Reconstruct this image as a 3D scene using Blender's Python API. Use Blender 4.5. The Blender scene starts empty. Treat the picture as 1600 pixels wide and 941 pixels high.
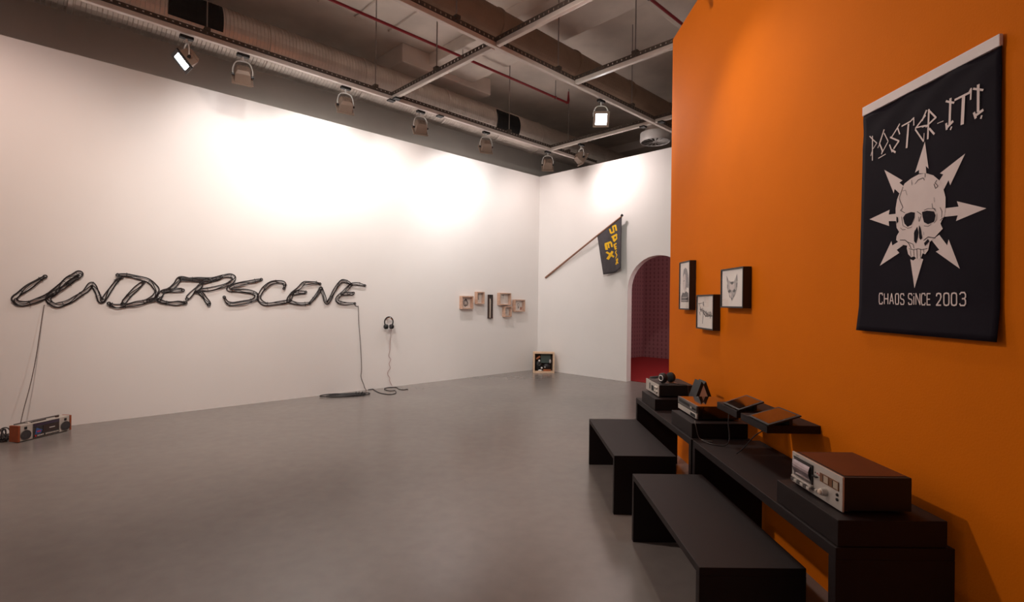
import bpy, bmesh, math, random
from mathutils import Vector, Matrix
random.seed(7)
S = bpy.context.scene
COL = S.collection
PI = math.pi

# ------------------------------------------------------------------ camera
CAM_H = 1.55
F_PX = 806.58
YAW, PITCH, ROLL = 0.00372, 0.00198, 0.01241
cam_data = bpy.data.cameras.new('camera')
cam_data.sensor_fit = 'HORIZONTAL'
cam_data.sensor_width = 36.0
cam_data.lens = 36.0 * F_PX / 1600.0
cam_data.clip_start = 0.05
cam = bpy.data.objects.new('camera', cam_data)
COL.objects.link(cam)
fwd = Vector((math.sin(YAW) * math.cos(PITCH), math.cos(YAW) * math.cos(PITCH), math.sin(PITCH)))
r0 = Vector((math.cos(YAW), -math.sin(YAW), 0))
u0 = r0.cross(fwd)
rt = r0 * math.cos(ROLL) + u0 * math.sin(ROLL)
up = -r0 * math.sin(ROLL) + u0 * math.cos(ROLL)
cam.matrix_world = Matrix(((rt.x, up.x, -fwd.x, 0), (rt.y, up.y, -fwd.y, 0), (rt.z, up.z, -fwd.z, CAM_H), (0, 0, 0, 1)))
S.camera = cam

# ------------------------------------------------------------------ world, exposure
w = bpy.data.worlds.new('world'); S.world = w; w.use_nodes = True
bg = w.node_tree.nodes['Background']
bg.inputs[0].default_value = (1.0, 0.84, 0.78, 1)
bg.inputs[1].default_value = 0.16
S.view_settings.view_transform = 'Standard'
S.view_settings.look = 'None'
S.view_settings.gamma = 1.0
S.view_settings.exposure = 0.38
S.view_settings.use_curve_mapping = False

# light of the lamps (used by the lamp builder)
LIGHT = {
    'near_open': (15, 12, 10.5), 'end_fill': (23, 16.5, 14.5), 'wash_1': (33, 31, 30), 'wash_2': (104, 102, 97), 'wash_3': (40, 36, 34), 'wash_4': (94, 90, 88), 'wash_5': (22, 19, 18),
    'arch': (57, 50, 48), 'glare': (79, 67, 62), 'orange_key': (218, 183, 163), 'bench': (66, 59, 49), 'fill_far': (205, 208, 190),
    'fill_mid': (196, 190, 178), 'fill_left': (184, 150, 126), 'bounce_fill': (30, 25, 23),
}

# ------------------------------------------------------------------ room axes: d out of the left wall, u along it, z up
AL = 0.80041
CX, CY = 0.649, 11.953
NLv = Vector((math.cos(AL), -math.sin(AL), 0)); Uv = Vector((math.sin(AL), math.cos(AL), 0))
OX = 1.741
HW = 4.462
def g(d, u, z=0.0):
    return Vector((CX, CY, 0)) + NLv * d + Uv * u + Vector((0, 0, z))
def gdir(d, u, z):
    return NLv * d + Uv * u + Vector((0, 0, z))
GR = -AL

# ------------------------------------------------------------------ materials
def lin(c):
    return tuple(((x / 255) / 12.92 if x / 255 <= 0.04045 else ((x / 255 + 0.055) / 1.055) ** 2.4) for x in c)
def mat(name, rgb, rough=0.6, metal=0.0, var=0.06, scale=8.0, bump=0.0, bscale=60.0, emit=0.0, spec=0.5, coat=0.0):
    m = bpy.data.materials.new(name); m.use_nodes = True
    nt = m.node_tree; b = nt.nodes['Principled BSDF']
    c = lin(rgb)
    tc = nt.nodes.new('ShaderNodeTexCoord')
    no = nt.nodes.new('ShaderNodeTexNoise'); no.inputs['Scale'].default_value = scale; no.inputs['Detail'].default_value = 4
    nt.links.new(tc.outputs['Object'], no.inputs['Vector'])
    rp = nt.nodes.new('ShaderNodeValToRGB')
    rp.color_ramp.elements[0].position = 0.3; rp.color_ramp.elements[1].position = 0.7
    rp.color_ramp.elements[0].color = tuple(max(0, x * (1 - var)) for x in c) + (1,)
    rp.color_ramp.elements[1].color = tuple(min(1, x * (1 + var)) for x in c) + (1,)
    nt.links.new(no.outputs['Fac'], rp.inputs['Fac'])
    nt.links.new(rp.outputs['Color'], b.inputs['Base Color'])
    b.inputs['Roughness'].default_value = rough; b.inputs['Metallic'].default_value = metal
    b.inputs['Specular IOR Level'].default_value = spec
    b.inputs['Coat Weight'].default_value = coat
    if emit:
        nt.links.new(rp.outputs['Color'], b.inputs['Emission Color']); b.inputs['Emission Strength'].default_value = emit
    if bump:
        n2 = nt.nodes.new('ShaderNodeTexNoise'); n2.inputs['Scale'].default_value = bscale
        nt.links.new(tc.outputs['Object'], n2.inputs['Vector'])
        bp = nt.nodes.new('ShaderNodeBump'); bp.inputs['Strength'].default_value = bump; bp.inputs['Distance'].default_value = 0.01
        nt.links.new(n2.outputs['Fac'], bp.inputs['Height']); nt.links.new(bp.outputs['Normal'], b.inputs['Normal'])
    return m
M = {}
M['white_wall'] = mat('white_wall', (236, 230, 227), 0.75, var=0.012, scale=1.5, bump=0.05, bscale=150)
M['orange_wall'] = mat('orange_wall', (218, 112, 0), 0.8, spec=0.12, var=0.03, scale=2.0, bump=0.08, bscale=120)
M['grey_wall'] = mat('grey_wall', (222, 214, 205), 0.85, var=0.05, scale=1.2)
M['concrete'] = mat('concrete', (226, 214, 204), 0.85, var=0.12, scale=1.6, bump=0.1, bscale=30)
M['duct'] = mat('duct', (216, 206, 198), 0.42, 0.85, var=0.08, scale=5)
M['bounce_brown_duct'] = mat('bounce_brown_duct', (150, 124, 104), 0.6, 0.2, var=0.08, scale=5)  # brown of the orange bounce light put into the base colour
M['duct_dark'] = mat('duct_dark', (12, 11, 11), 0.7)
M['rail'] = mat('rail', (214, 202, 194), 0.45, 0.2, var=0.05)
M['rail_dark'] = mat('rail_dark', (84, 72, 64), 0.6, 0.3)
M['rod'] = mat('rod', (150, 140, 134), 0.4, 0.7)
M['red_pipe'] = mat('red_pipe', (150, 22, 34), 0.45)
M['lamp_body'] = mat('lamp_body', (150, 128, 114), 0.5, 0.1)
M['lamp_inner'] = mat('lamp_inner', (40, 38, 40), 0.4, 0.3)
M['white_metal'] = mat('white_metal', (225, 220, 216), 0.4, 0.1)
M['black'] = mat('black', (14, 13, 14), 0.55)
M['black_gloss'] = mat('black_gloss', (10, 9, 10), 0.1, spec=1.0, coat=1.0)
M['cable'] = mat('cable', (30, 22, 24), 0.5)
M['grey_cord'] = mat('grey_cord', (96, 82, 78), 0.6)
M['pale_cord'] = mat('pale_cord', (176, 140, 136), 0.6)
M['felt'] = mat('felt', (30, 19, 19), 0.6, var=0.45, scale=420, spec=0.28)
M['silver'] = mat('silver', (206, 198, 190), 0.38, 0.45, var=0.03)
M['silver_dark'] = mat('silver_dark', (96, 90, 88), 0.35, 0.6)
M['glass_dark'] = mat('glass_dark', (60, 46, 44), 0.15, 0.0)
M['window_sheen'] = mat('window_sheen', (176, 160, 164), 0.2, 0.7, var=0.3, scale=14)  # pale base colour stands for the sheen on the cassette door
M['wood'] = mat('wood', (198, 160, 138), 0.6, var=0.14, scale=22)
M['pale_wood'] = mat('pale_wood', (226, 190, 160), 0.6, var=0.12, scale=18)
M['boombox_wood'] = mat('boombox_wood', (150, 70, 34), 0.5, var=0.2, scale=16)
M['deck_top_reflection'] = mat('deck_top_reflection', (72, 30, 18), 0.4, var=0.1)  # red of the reflection on the deck top put into the colour
M['dark_wood'] = mat('dark_wood', (62, 40, 32), 0.6, var=0.2)
M['pole_wood'] = mat('pole_wood', (150, 108, 88), 0.6, var=0.15, scale=20)
M['paper'] = mat('paper', (238, 230, 224), 0.7, var=0.02)
M['paper_shade'] = mat('paper_shade', (214, 200, 196), 0.7, var=0.03)
M['ink'] = mat('ink', (58, 54, 56), 0.7, var=0.2, scale=60)
M['ink_grey'] = mat('ink_grey', (132, 124, 126), 0.7, var=0.2, scale=50)
M['ink_light'] = mat('ink_light', (178, 168, 166), 0.7, var=0.15, scale=50)
M['frame_black'] = mat('frame_black', (24, 18, 20), 0.5)
M['banner'] = mat('banner', (20, 12, 24), 0.8, spec=0.15, var=0.1, scale=6, bump=0.05, bscale=300)
M['banner_print'] = mat('banner_print', (224, 206, 202), 0.65, var=0.04)
M['banner_hem'] = mat('banner_hem', (226, 214, 212), 0.6, var=0.04)
M['flag'] = mat('flag', (74, 68, 72), 0.8, var=0.15, scale=12)
M['flag_yellow'] = mat('flag_yellow', (244, 190, 18), 0.7)
M['red_carpet'] = mat('red_carpet', (140, 0, 4), 0.9, var=0.12, scale=30)
M['white_plastic'] = mat('white_plastic', (226, 220, 216), 0.4)
M['cream'] = mat('cream', (222, 200, 180), 0.6, var=0.08, scale=14)
M['copper'] = mat('copper', (176, 104, 66), 0.45, 0.3)
M['green_grey'] = mat('green_grey', (74, 86, 82), 0.6)
M['screen_blue'] = mat('screen_blue', (52, 84, 140), 0.3)
M['red_mark'] = mat('red_mark', (196, 40, 48), 0.4)
M['purple_dark'] = mat('purple_dark', (64, 48, 70), 0.35)
M['meter'] = mat('meter', (120, 78, 46), 0.3)
M['meter_pale'] = mat('meter_pale', (176, 160, 140), 0.35)
M['lens_on'] = mat('lens_on', (235, 244, 255), 0.3, emit=26.0, var=0.0)
M['lens_off'] = mat('lens_off', (255, 240, 225), 0.3, emit=6.0, var=0.0)
M['alcove_fill_glow'] = mat('alcove_fill_glow', (255, 226, 214), 0.3, emit=4.0, var=0.0)

def floor_material():
    m = bpy.data.materials.new('polished_concrete'); m.use_nodes = True
    nt = m.node_tree; b = nt.nodes['Principled BSDF']
    tc = nt.nodes.new('ShaderNodeTexCoord')
    n1 = nt.nodes.new('ShaderNodeTexNoise'); n1.inputs['Scale'].default_value = 0.5; n1.inputs['Detail'].default_value = 6
    n2 = nt.nodes.new('ShaderNodeTexNoise'); n2.inputs['Scale'].default_value = 9; n2.inputs['Detail'].default_value = 8
    for n in (n1, n2): nt.links.new(tc.outputs['Object'], n.inputs['Vector'])
    mx = nt.nodes.new('ShaderNodeMath'); mx.operation = 'MULTIPLY_ADD'; mx.inputs[1].default_value = 0.45
    nt.links.new(n2.outputs['Fac'], mx.inputs[0]); nt.links.new(n1.outputs['Fac'], mx.inputs[2])
    rp = nt.nodes.new('ShaderNodeValToRGB')
    rp.color_ramp.elements[0].position = 0.45; rp.color_ramp.elements[1].position = 1.0
    rp.color_ramp.elements[0].color = lin((120, 112, 108)) + (1,)
    rp.color_ramp.elements[1].color = lin((138, 130, 125)) + (1,)
    nt.links.new(mx.outputs[0], rp.inputs['Fac']); nt.links.new(rp.outputs['Color'], b.inputs['Base Color'])
    rr = nt.nodes.new('ShaderNodeMapRange'); rr.inputs['To Min'].default_value = 0.17; rr.inputs['To Max'].default_value = 0.30
    nt.links.new(n1.outputs['Fac'], rr.inputs['Value']); nt.links.new(rr.outputs[0], b.inputs['Roughness'])
    b.inputs['Specular IOR Level'].default_value = 0.45
    bp = nt.nodes.new('ShaderNodeBump'); bp.inputs['Strength'].default_value = 0.03; bp.inputs['Distance'].default_value = 0.01
    nt.links.new(n2.outputs['Fac'], bp.inputs['Height']); nt.links.new(bp.outputs['Normal'], b.inputs['Normal'])
    return m
M['floor'] = floor_material()

def wallpaper_material():
    m = bpy.data.materials.new('damask_wallpaper'); m.use_nodes = True
    nt = m.node_tree; b = nt.nodes['Principled BSDF']
    tc = nt.nodes.new('ShaderNodeTexCoord'); sp = nt.nodes.new('ShaderNodeSeparateXYZ')
    nt.links.new(tc.outputs['Object'], sp.inputs[0])
    def mth(op, a, bb=None):
        n = nt.nodes.new('ShaderNodeMath'); n.operation = op
        for i, v in enumerate((a, bb)):
            if v is None: continue
            if isinstance(v, (int, float)): n.inputs[i].default_value = v
            else: nt.links.new(v, n.inputs[i])
        return n.outputs[0]
    h = mth('ADD', sp.outputs[0], sp.outputs[1])
    a = mth('SINE', mth('MULTIPLY', h, 2 * PI / 0.13))
    c = mth('SINE', mth('MULTIPLY', sp.outputs[2], 2 * PI / 0.12))
    e = mth('SINE', mth('MULTIPLY', sp.outputs[2], 2 * PI / 0.053))
    v = mth('ADD', a, mth('MULTIPLY', mth('MULTIPLY', a, c), 0.7))
    v = mth('ADD', v, mth('MULTIPLY', e, 0.25))
    rp = nt.nodes.new('ShaderNodeValToRGB')
    rp.color_ramp.elements[0].position = 0.55; rp.color_ramp.elements[1].position = 0.95
    rp.color_ramp.elements[0].color = lin((150, 104, 108)) + (1,)
    rp.color_ramp.elements[1].color = lin((122, 78, 82)) + (1,)
    nt.links.new(v, rp.inputs['Fac']); nt.links.new(rp.outputs['Color'], b.inputs['Base Color'])
    b.inputs['Roughness'].default_value = 0.55
    return m
M['wallpaper'] = wallpaper_material()

def pane_material():
    m = bpy.data.materials.new('thin_glass'); m.use_nodes = True
    nt = m.node_tree; out = nt.nodes['Material Output']
    tr = nt.nodes.new('ShaderNodeBsdfTransparent'); gl = nt.nodes.new('ShaderNodeBsdfGlossy'); gl.inputs['Roughness'].default_value = 0.03
    lw = nt.nodes.new('ShaderNodeLayerWeight'); lw.inputs['Blend'].default_value = 0.5
    pw = nt.nodes.new('ShaderNodeMath'); pw.operation = 'POWER'; pw.inputs[1].default_value = 5.0
    nt.links.new(lw.outputs['Facing'], pw.inputs[0])
    fr = nt.nodes.new('ShaderNodeMath'); fr.operation = 'MULTIPLY_ADD'; fr.inputs[1].default_value = 0.5; fr.inputs[2].default_value = 0.04
    nt.links.new(pw.outputs[0], fr.inputs[0])
    mx = nt.nodes.new('ShaderNodeMixShader')
    nt.links.new(fr.outputs[0], mx.inputs[0]); nt.links.new(tr.outputs[0], mx.inputs[1]); nt.links.new(gl.outputs[0], mx.inputs[2])
    nt.links.new(mx.outputs[0], out.inputs['Surface'])
    return m
M['glass'] = pane_material()

# ------------------------------------------------------------------ mesh helpers
class MB:
    def __init__(s): s.v = []; s.f = []
    def add(s, vs, fs):
        o = len(s.v); s.v += [tuple(v) for v in vs]; s.f += [tuple(i + o for i in f) for f in fs]; return s
    def box(s, x0, x1, y0, y1, z0, z1):
        return s.add([(x0, y0, z0), (x1, y0, z0), (x1, y1, z0), (x0, y1, z0), (x0, y0, z1), (x1, y0, z1), (x1, y1, z1), (x0, y1, z1)],
                     [(0, 3, 2, 1), (4, 5, 6, 7), (0, 1, 5, 4), (1, 2, 6, 5), (2, 3, 7, 6), (3, 0, 4, 7)])
    def hexa(s, a, b):            # two matching quads, lists of 4 points
        return s.add(list(a) + list(b), [(0, 3, 2, 1), (4, 5, 6, 7), (0, 1, 5, 4), (1, 2, 6, 5), (2, 3, 7, 6), (3, 0, 4, 7)])
    def tube(s, pts, r, n=8, closed=False):
        P = [Vector(p) for p in pts]; k = len(P); vs = []; fs = []
        ref = None
        for i in range(k):
            a = P[(i - 1) % k] if (closed or i > 0) else P[i]
            b = P[(i + 1) % k] if (closed or i < k - 1) else P[i]
            t = (b - a)
            t = t.normalized() if t.length > 1e-9 else Vector((0, 0, 1))
            if ref is None:
                ref = t.orthogonal().normalized()
            ref = (ref - t * ref.dot(t))
            ref = ref.normalized() if ref.length > 1e-6 else t.orthogonal().normalized()
            bn = t.cross(ref)
            rr = r[i] if isinstance(r, (list, tuple)) else r
            for j in range(n):
                an = 2 * PI * j / n
                vs.append(P[i] + (ref * math.cos(an) + bn * math.sin(an)) * rr)
        for i in range(k if closed else k - 1):
            i2 = (i + 1) % k
            for j in range(n):
                j2 = (j + 1) % n
                fs.append((i * n + j, i * n + j2, i2 * n + j2, i2 * n + j))
        if not closed:
            fs.append(tuple(range(n))[::-1]); fs.append(tuple((k - 1) * n + j for j in range(n)))
        return s.add(vs, fs)
    def lathe(s, prof, n=24, origin=(0, 0, 0), axis='z'):
        vs = []; fs = []; o = Vector(origin)
        for r, h in prof:
            for j in range(n):
                a = 2 * PI * j / n; c, q = math.cos(a) * r, math.sin(a) * r
                vs.append(o + (Vector((c, q, h)) if axis == 'z' else Vector((h, c, q)) if axis == 'x' else Vector((q, h, c))))
        m = len(prof)
        for i in range(m - 1):
            for j in range(n):
                j2 = (j + 1) % n
                fs.append((i * n + j, i * n + j2, (i + 1) * n + j2, (i + 1) * n + j))
        fs.append(tuple(range(n))[::-1]); fs.append(tuple((m - 1) * n + j for j in range(n)))
        return s.add(vs, fs)
    def poly(s, pts):
        return s.add(pts, [tuple(range(len(pts)))])
    def xf(s, mtx):
        s.v = [tuple(mtx @ Vector(v)) for v in s.v]; return s
    def build(s, name, m, parent=None, bevel=0.0, smooth=False):
        me = bpy.data.meshes.new(name)
        me.from_pydata(s.v, [], s.f); me.update()
        bm = bmesh.new(); bm.from_mesh(me)
        bmesh.ops.recalc_face_normals(bm, faces=bm.faces)
        if bevel:
            es = [e for e in bm.edges if len(e.link_faces) == 2 and e.calc_face_angle(0) > 0.6]
            bmesh.ops.bevel(bm, geom=es, offset=bevel, segments=2, affect='EDGES', profile=0.6)
        bm.to_mesh(me); bm.free()
        if smooth:
            for p in me.polygons: p.use_smooth = True
            try: me.set_sharp_from_angle(angle=math.radians(40))
            except Exception: pass
        me.materials.append(m)
        o = bpy.data.objects.new(name, me); COL.objects.link(o)
        if parent: o.parent = parent
        return o
def thing(name, label, cat, loc=(0, 0, 0), rz=0.0, group=None):
    o = bpy.data.objects.new(name, None); COL.objects.link(o)
    o.location = loc; o.rotation_euler = (0, 0, rz); o.empty_display_size = 0.1
    o['label'] = label; o['category'] = cat; o['kind'] = 'thing'
    if group: o['group'] = group
    return o
def tag(o, label, cat, loc=(0, 0, 0), rz=0.0, group=None):
    o['label'] = label; o['category'] = cat; o['kind'] = 'thing'
    if group: o['group'] = group
    o.location = loc; o.rotation_euler = (0, 0, rz)
    return o
def struct(o, loc=(0, 0, 0), rz=0.0):
    o['kind'] = 'structure'; o.location = loc; o.rotation_euler = (0, 0, rz); return o
def smooth_path(pts, n):
    """Catmull-Rom through the points, n samples per span."""
    P = [Vector(p) for p in pts]; out = []
    for i in range(len(P) - 1):
        p0 = P[max(i - 1, 0)]; p1 = P[i]; p2 = P[i + 1]; p3 = P[min(i + 2, len(P) - 1)]
        for k in range(n):
            t = k / n
            out.append(0.5 * ((2 * p1) + (p2 - p0) * t + (2 * p0 - 5 * p1 + 4 * p2 - p3) * t * t + (3 * p1 - p0 - 3 * p2 + p3) * t ** 3))
    out.append(P[-1]); return out
def stroke_polys(mb, pts, w, to3):
    """Flat pen stroke of width w through 2-D points; to3 lifts (a, b) onto its surface."""
    for i in range(len(pts) - 1):
        p, q = Vector(pts[i]), Vector(pts[i + 1])
        t = (q - p)
        if t.length < 1e-6: continue
        t.normalize(); n = Vector((-t.y, t.x)) * w / 2
        e = t * (w * 0.28)
        a = p - e if i > 0 else p; b = q + e if i < len(pts) - 2 else q
        mb.poly([to3(*(a + n)), to3(*(b + n)), to3(*(b - n)), to3(*(a - n))])
LETTERS={'U': [[[-8.478, 1.779], [-8.523, 1.741], [-8.597, 1.672], [-8.67, 1.6], [-8.723, 1.544], [-8.732, 1.509], [-8.697, 1.467], [-8.624, 1.465], [-8.551, 1.496], [-8.476, 1.543], [-8.407, 1.596], [-8.338, 1.681], [-8.275, 1.761], [-8.228, 1.802], [-8.179, 1.834], [-8.159, 1.819], [-8.195, 1.775], [-8.275, 1.698]]], 'N': [[[-8.195, 1.77], [-8.275, 1.693], [-8.353, 1.628], [-8.407, 1.58], [-8.445, 1.533], [-8.437, 1.482], [-8.39, 1.449], [-8.335, 1.456], [-8.257, 1.494], [-8.176, 1.558], [-8.111, 1.623], [-8.062, 1.7], [-8.041, 1.695], [-8.011, 1.626], [-7.976, 1.535], [-7.954, 1.499], [-7.925, 1.541], [-7.865, 1.651], [-7.805, 1.764], [-7.761, 1.804]]], 'D': [[[-7.801, 1.828], [-7.697, 1.829], [-7.588, 1.806], [-7.475, 1.765], [-7.405, 1.687], [-7.386, 1.635], [-7.423, 1.56], [-7.508, 1.501], [-7.601, 1.472], [-7.692, 1.449], [-7.766, 1.438], [-7.837, 1.443], [-7.885, 1.47]], [[-7.748, 1.465], [-7.677, 1.578], [-7.605, 1.67], [-7.532, 1.751]]], 'E': [[[-6.804, 1.808], [-6.911, 1.798], [-7.027, 1.806], [-7.13, 1.807], [-7.18, 1.729], [-7.239, 1.668], [-7.318, 1.631], [-7.351, 1.572], [-7.37, 1.526], [-7.316, 1.491], [-7.217, 1.475], [-7.116, 1.481], [-7.059, 1.484]], [[-7.318, 1.637], [-7.219, 1.651], [-7.092, 1.654]], [[-7.48, 1.507], [-7.404, 1.525], [-7.36, 1.517]]], 'R': [[[-6.863, 1.776], [-6.899, 1.707], [-6.973, 1.627], [-7.044, 1.536]], [[-7.12, 1.811], [-6.964, 1.808], [-6.804, 1.817], [-6.694, 1.831], [-6.605, 1.862], [-6.514, 1.879], [-6.459, 1.853], [-6.49, 1.789], [-6.603, 1.729], [-6.748, 1.681], [-6.867, 1.66], [-6.93, 1.634]], [[-6.909, 1.638], [-6.844, 1.581], [-6.795, 1.514], [-6.778, 1.457]], [[-6.868, 1.763], [-6.749, 1.804], [-6.628, 1.853]]], 'S': [[[-6.09, 1.84], [-6.194, 1.813], [-6.314, 1.783], [-6.466, 1.733], [-6.529, 1.697], [-6.5, 1.669], [-6.372, 1.666], [-6.228, 1.65], [-6.152, 1.606], [-6.191, 1.54], [-6.311, 1.5], [-6.463, 1.471], [-6.544, 1.492], [-6.585, 1.567]]], 'C': [[[-5.758, 1.714], [-5.747, 1.773], [-5.795, 1.814], [-5.878, 1.811], [-5.971, 1.778], [-6.039, 1.716], [-6.095, 1.643], [-6.122, 1.583], [-6.104, 1.523], [-6.036, 1.48], [-5.932, 1.473], [-5.815, 1.492], [-5.708, 1.515], [-5.659, 1.534]]], 'E.001': [[[-5.193, 1.804], [-5.272, 1.82], [-5.401, 1.809], [-5.464, 1.795], [-5.538, 1.717], [-5.624, 1.653], [-5.66, 1.59], [-5.683, 1.528], [-5.61, 1.498], [-5.485, 1.477], [-5.358, 1.493]], [[-5.63, 1.634], [-5.525, 1.655], [-5.422, 1.667]]], 'N.001': [[[-5.358, 1.493], [-5.282, 1.583], [-5.192, 1.701], [-5.172, 1.727], [-5.124, 1.612], [-5.096, 1.528], [-5.062, 1.496], [-5.016, 1.574], [-4.963, 1.68], [-4.909, 1.774], [-4.84, 1.842], [-4.784, 1.868], [-4.698, 1.84], [-4.648, 1.808]]], 'E.002': [[[-4.404, 1.803], [-4.524, 1.826], [-4.64, 1.815], [-4.697, 1.767], [-4.782, 1.684], [-4.865, 1.616], [-4.908, 1.549], [-4.863, 1.51], [-4.751, 1.491], [-4.585, 1.492]], [[-4.823, 1.646], [-4.71, 1.656], [-4.609, 1.668]]]}
CORD_LEFT=[[-5.422, 6.034, 1.475], [-5.41, 6.008, 1.412], [-5.393, 5.951, 1.163], [-5.368, 5.874, 0.846], [-5.337, 5.779, 0.566], [-5.302, 5.669, 0.322], [-5.239, 5.567, 0.186]]
CORD_RIGHT=[[-4.585, 1.496], [-4.538, 1.469], [-4.52, 1.431], [-4.505, 1.153], [-4.469, 0.781], [-4.445, 0.391], [-4.452, 0.238], [-4.4, 0.104], [-4.379, 0.036]]
CORD_PHONES=[[-3.904, 1.063], [-3.893, 1.015], [-3.89, 0.849], [-3.898, 0.655], [-3.915, 0.559], [-3.874, 0.498], [-3.906, 0.423], [-3.883, 0.343], [-3.926, 0.288], [-3.932, 0.231], [-3.891, 0.169], [-3.89, 0.11], [-3.84, 0.023]]
CORD_FLOOR=[[-2.43, 8.923], [-2.365, 8.986], [-2.364, 8.987], [-2.276, 8.815], [-2.128, 8.594], [-1.96, 8.494], [-1.887, 8.61], [-1.952, 8.859], [-2.039, 8.831], [-2.166, 8.987], [-2.154, 9.159], [-2.007, 9.193], [-1.918, 9.005], [-1.823, 8.956], [-1.778, 9.014], [-1.752, 8.96]]
ARROWS=[[[0.3326, 0.8133], [0.3849, 0.6962], [0.3629, 0.7027], [0.3627, 0.6876], [0.3235, 0.6778], [0.3266, 0.7096], [0.3119, 0.694]], [[0.1383, 0.7071], [0.2542, 0.6605], [0.2371, 0.652], [0.2606, 0.6278], [0.2346, 0.5899], [0.2118, 0.6234], [0.2041, 0.6007]], [[0.0495, 0.4821], [0.1727, 0.5319], [0.1645, 0.5098], [0.2295, 0.5148], [0.229, 0.4809], [0.1681, 0.4763], [0.1757, 0.4556]], [[0.1561, 0.2691], [0.27, 0.3461], [0.2528, 0.3516], [0.2926, 0.3956], [0.2535, 0.4122], [0.2151, 0.3653], [0.2088, 0.389]], [[0.3809, 0.2004], [0.4061, 0.3265], [0.3893, 0.3198], [0.3654, 0.3329], [0.3352, 0.3207]], [[0.591, 0.3112], [0.5195, 0.4187], [0.5138, 0.398], [0.4714, 0.4131], [0.4503, 0.3911], [0.4866, 0.3752], [0.4706, 0.3602]], [[0.6625, 0.5406], [0.5326, 0.5634], [0.5378, 0.5424], [0.4837, 0.5372], [0.4832, 0.5039], [0.5374, 0.5124], [0.5348, 0.4893]], [[0.5691, 0.7555], [0.4565, 0.6797], [0.4752, 0.6738], [0.4489, 0.6522], [0.4692, 0.6213], [0.5035, 0.6524], [0.5086, 0.6335]]]
SKULL=[[0.363, 0.6837], [0.3226, 0.678], [0.2861, 0.6605], [0.2556, 0.6324], [0.2356, 0.5971], [0.2244, 0.5581], [0.2239, 0.5175], [0.2293, 0.4819], [0.2412, 0.4675], [0.2474, 0.4562], [0.2359, 0.4341], [0.2554, 0.4204], [0.2777, 0.4025], [0.3005, 0.3886], [0.3078, 0.3557], [0.3234, 0.3402], [0.3368, 0.3457], [0.3472, 0.3231], [0.3663, 0.3225], [0.3831, 0.337], [0.3999, 0.3341], [0.4173, 0.3489], [0.4263, 0.3765], [0.4236, 0.3873], [0.459, 0.3957], [0.4896, 0.4197], [0.4868, 0.4376], [0.4718, 0.4539], [0.4873, 0.4743], [0.4942, 0.5258], [0.4947, 0.5626], [0.4861, 0.6022], [0.4655, 0.6388], [0.4421, 0.6629], [0.4047, 0.6764]]
SKULL_DARK=[[[0.4488, 0.5137], [0.4343, 0.527], [0.4027, 0.5304], [0.3812, 0.5245], [0.3826, 0.5029], [0.3991, 0.4748], [0.4219, 0.4693], [0.4396, 0.4854]], [[0.3418, 0.5198], [0.3153, 0.5207], [0.2791, 0.511], [0.2713, 0.493], [0.2785, 0.4692], [0.3093, 0.4635], [0.3305, 0.4752], [0.3388, 0.5]], [[0.3682, 0.4615], [0.3845, 0.4377], [0.384, 0.4026], [0.3727, 0.3904], [0.3631, 0.4132], [0.3602, 0.4387]], [[0.3573, 0.4664], [0.349, 0.4544], [0.3392, 0.4102], [0.3483, 0.4027], [0.3555, 0.4122], [0.358, 0.4384]], [[0.4881, 0.5248], [0.4788, 0.5187], [0.4773, 0.5002], [0.4876, 0.4926]], [[0.3085, 0.4021], [0.3293, 0.3876], [0.3238, 0.3743], [0.3005, 0.3919]]]
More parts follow.
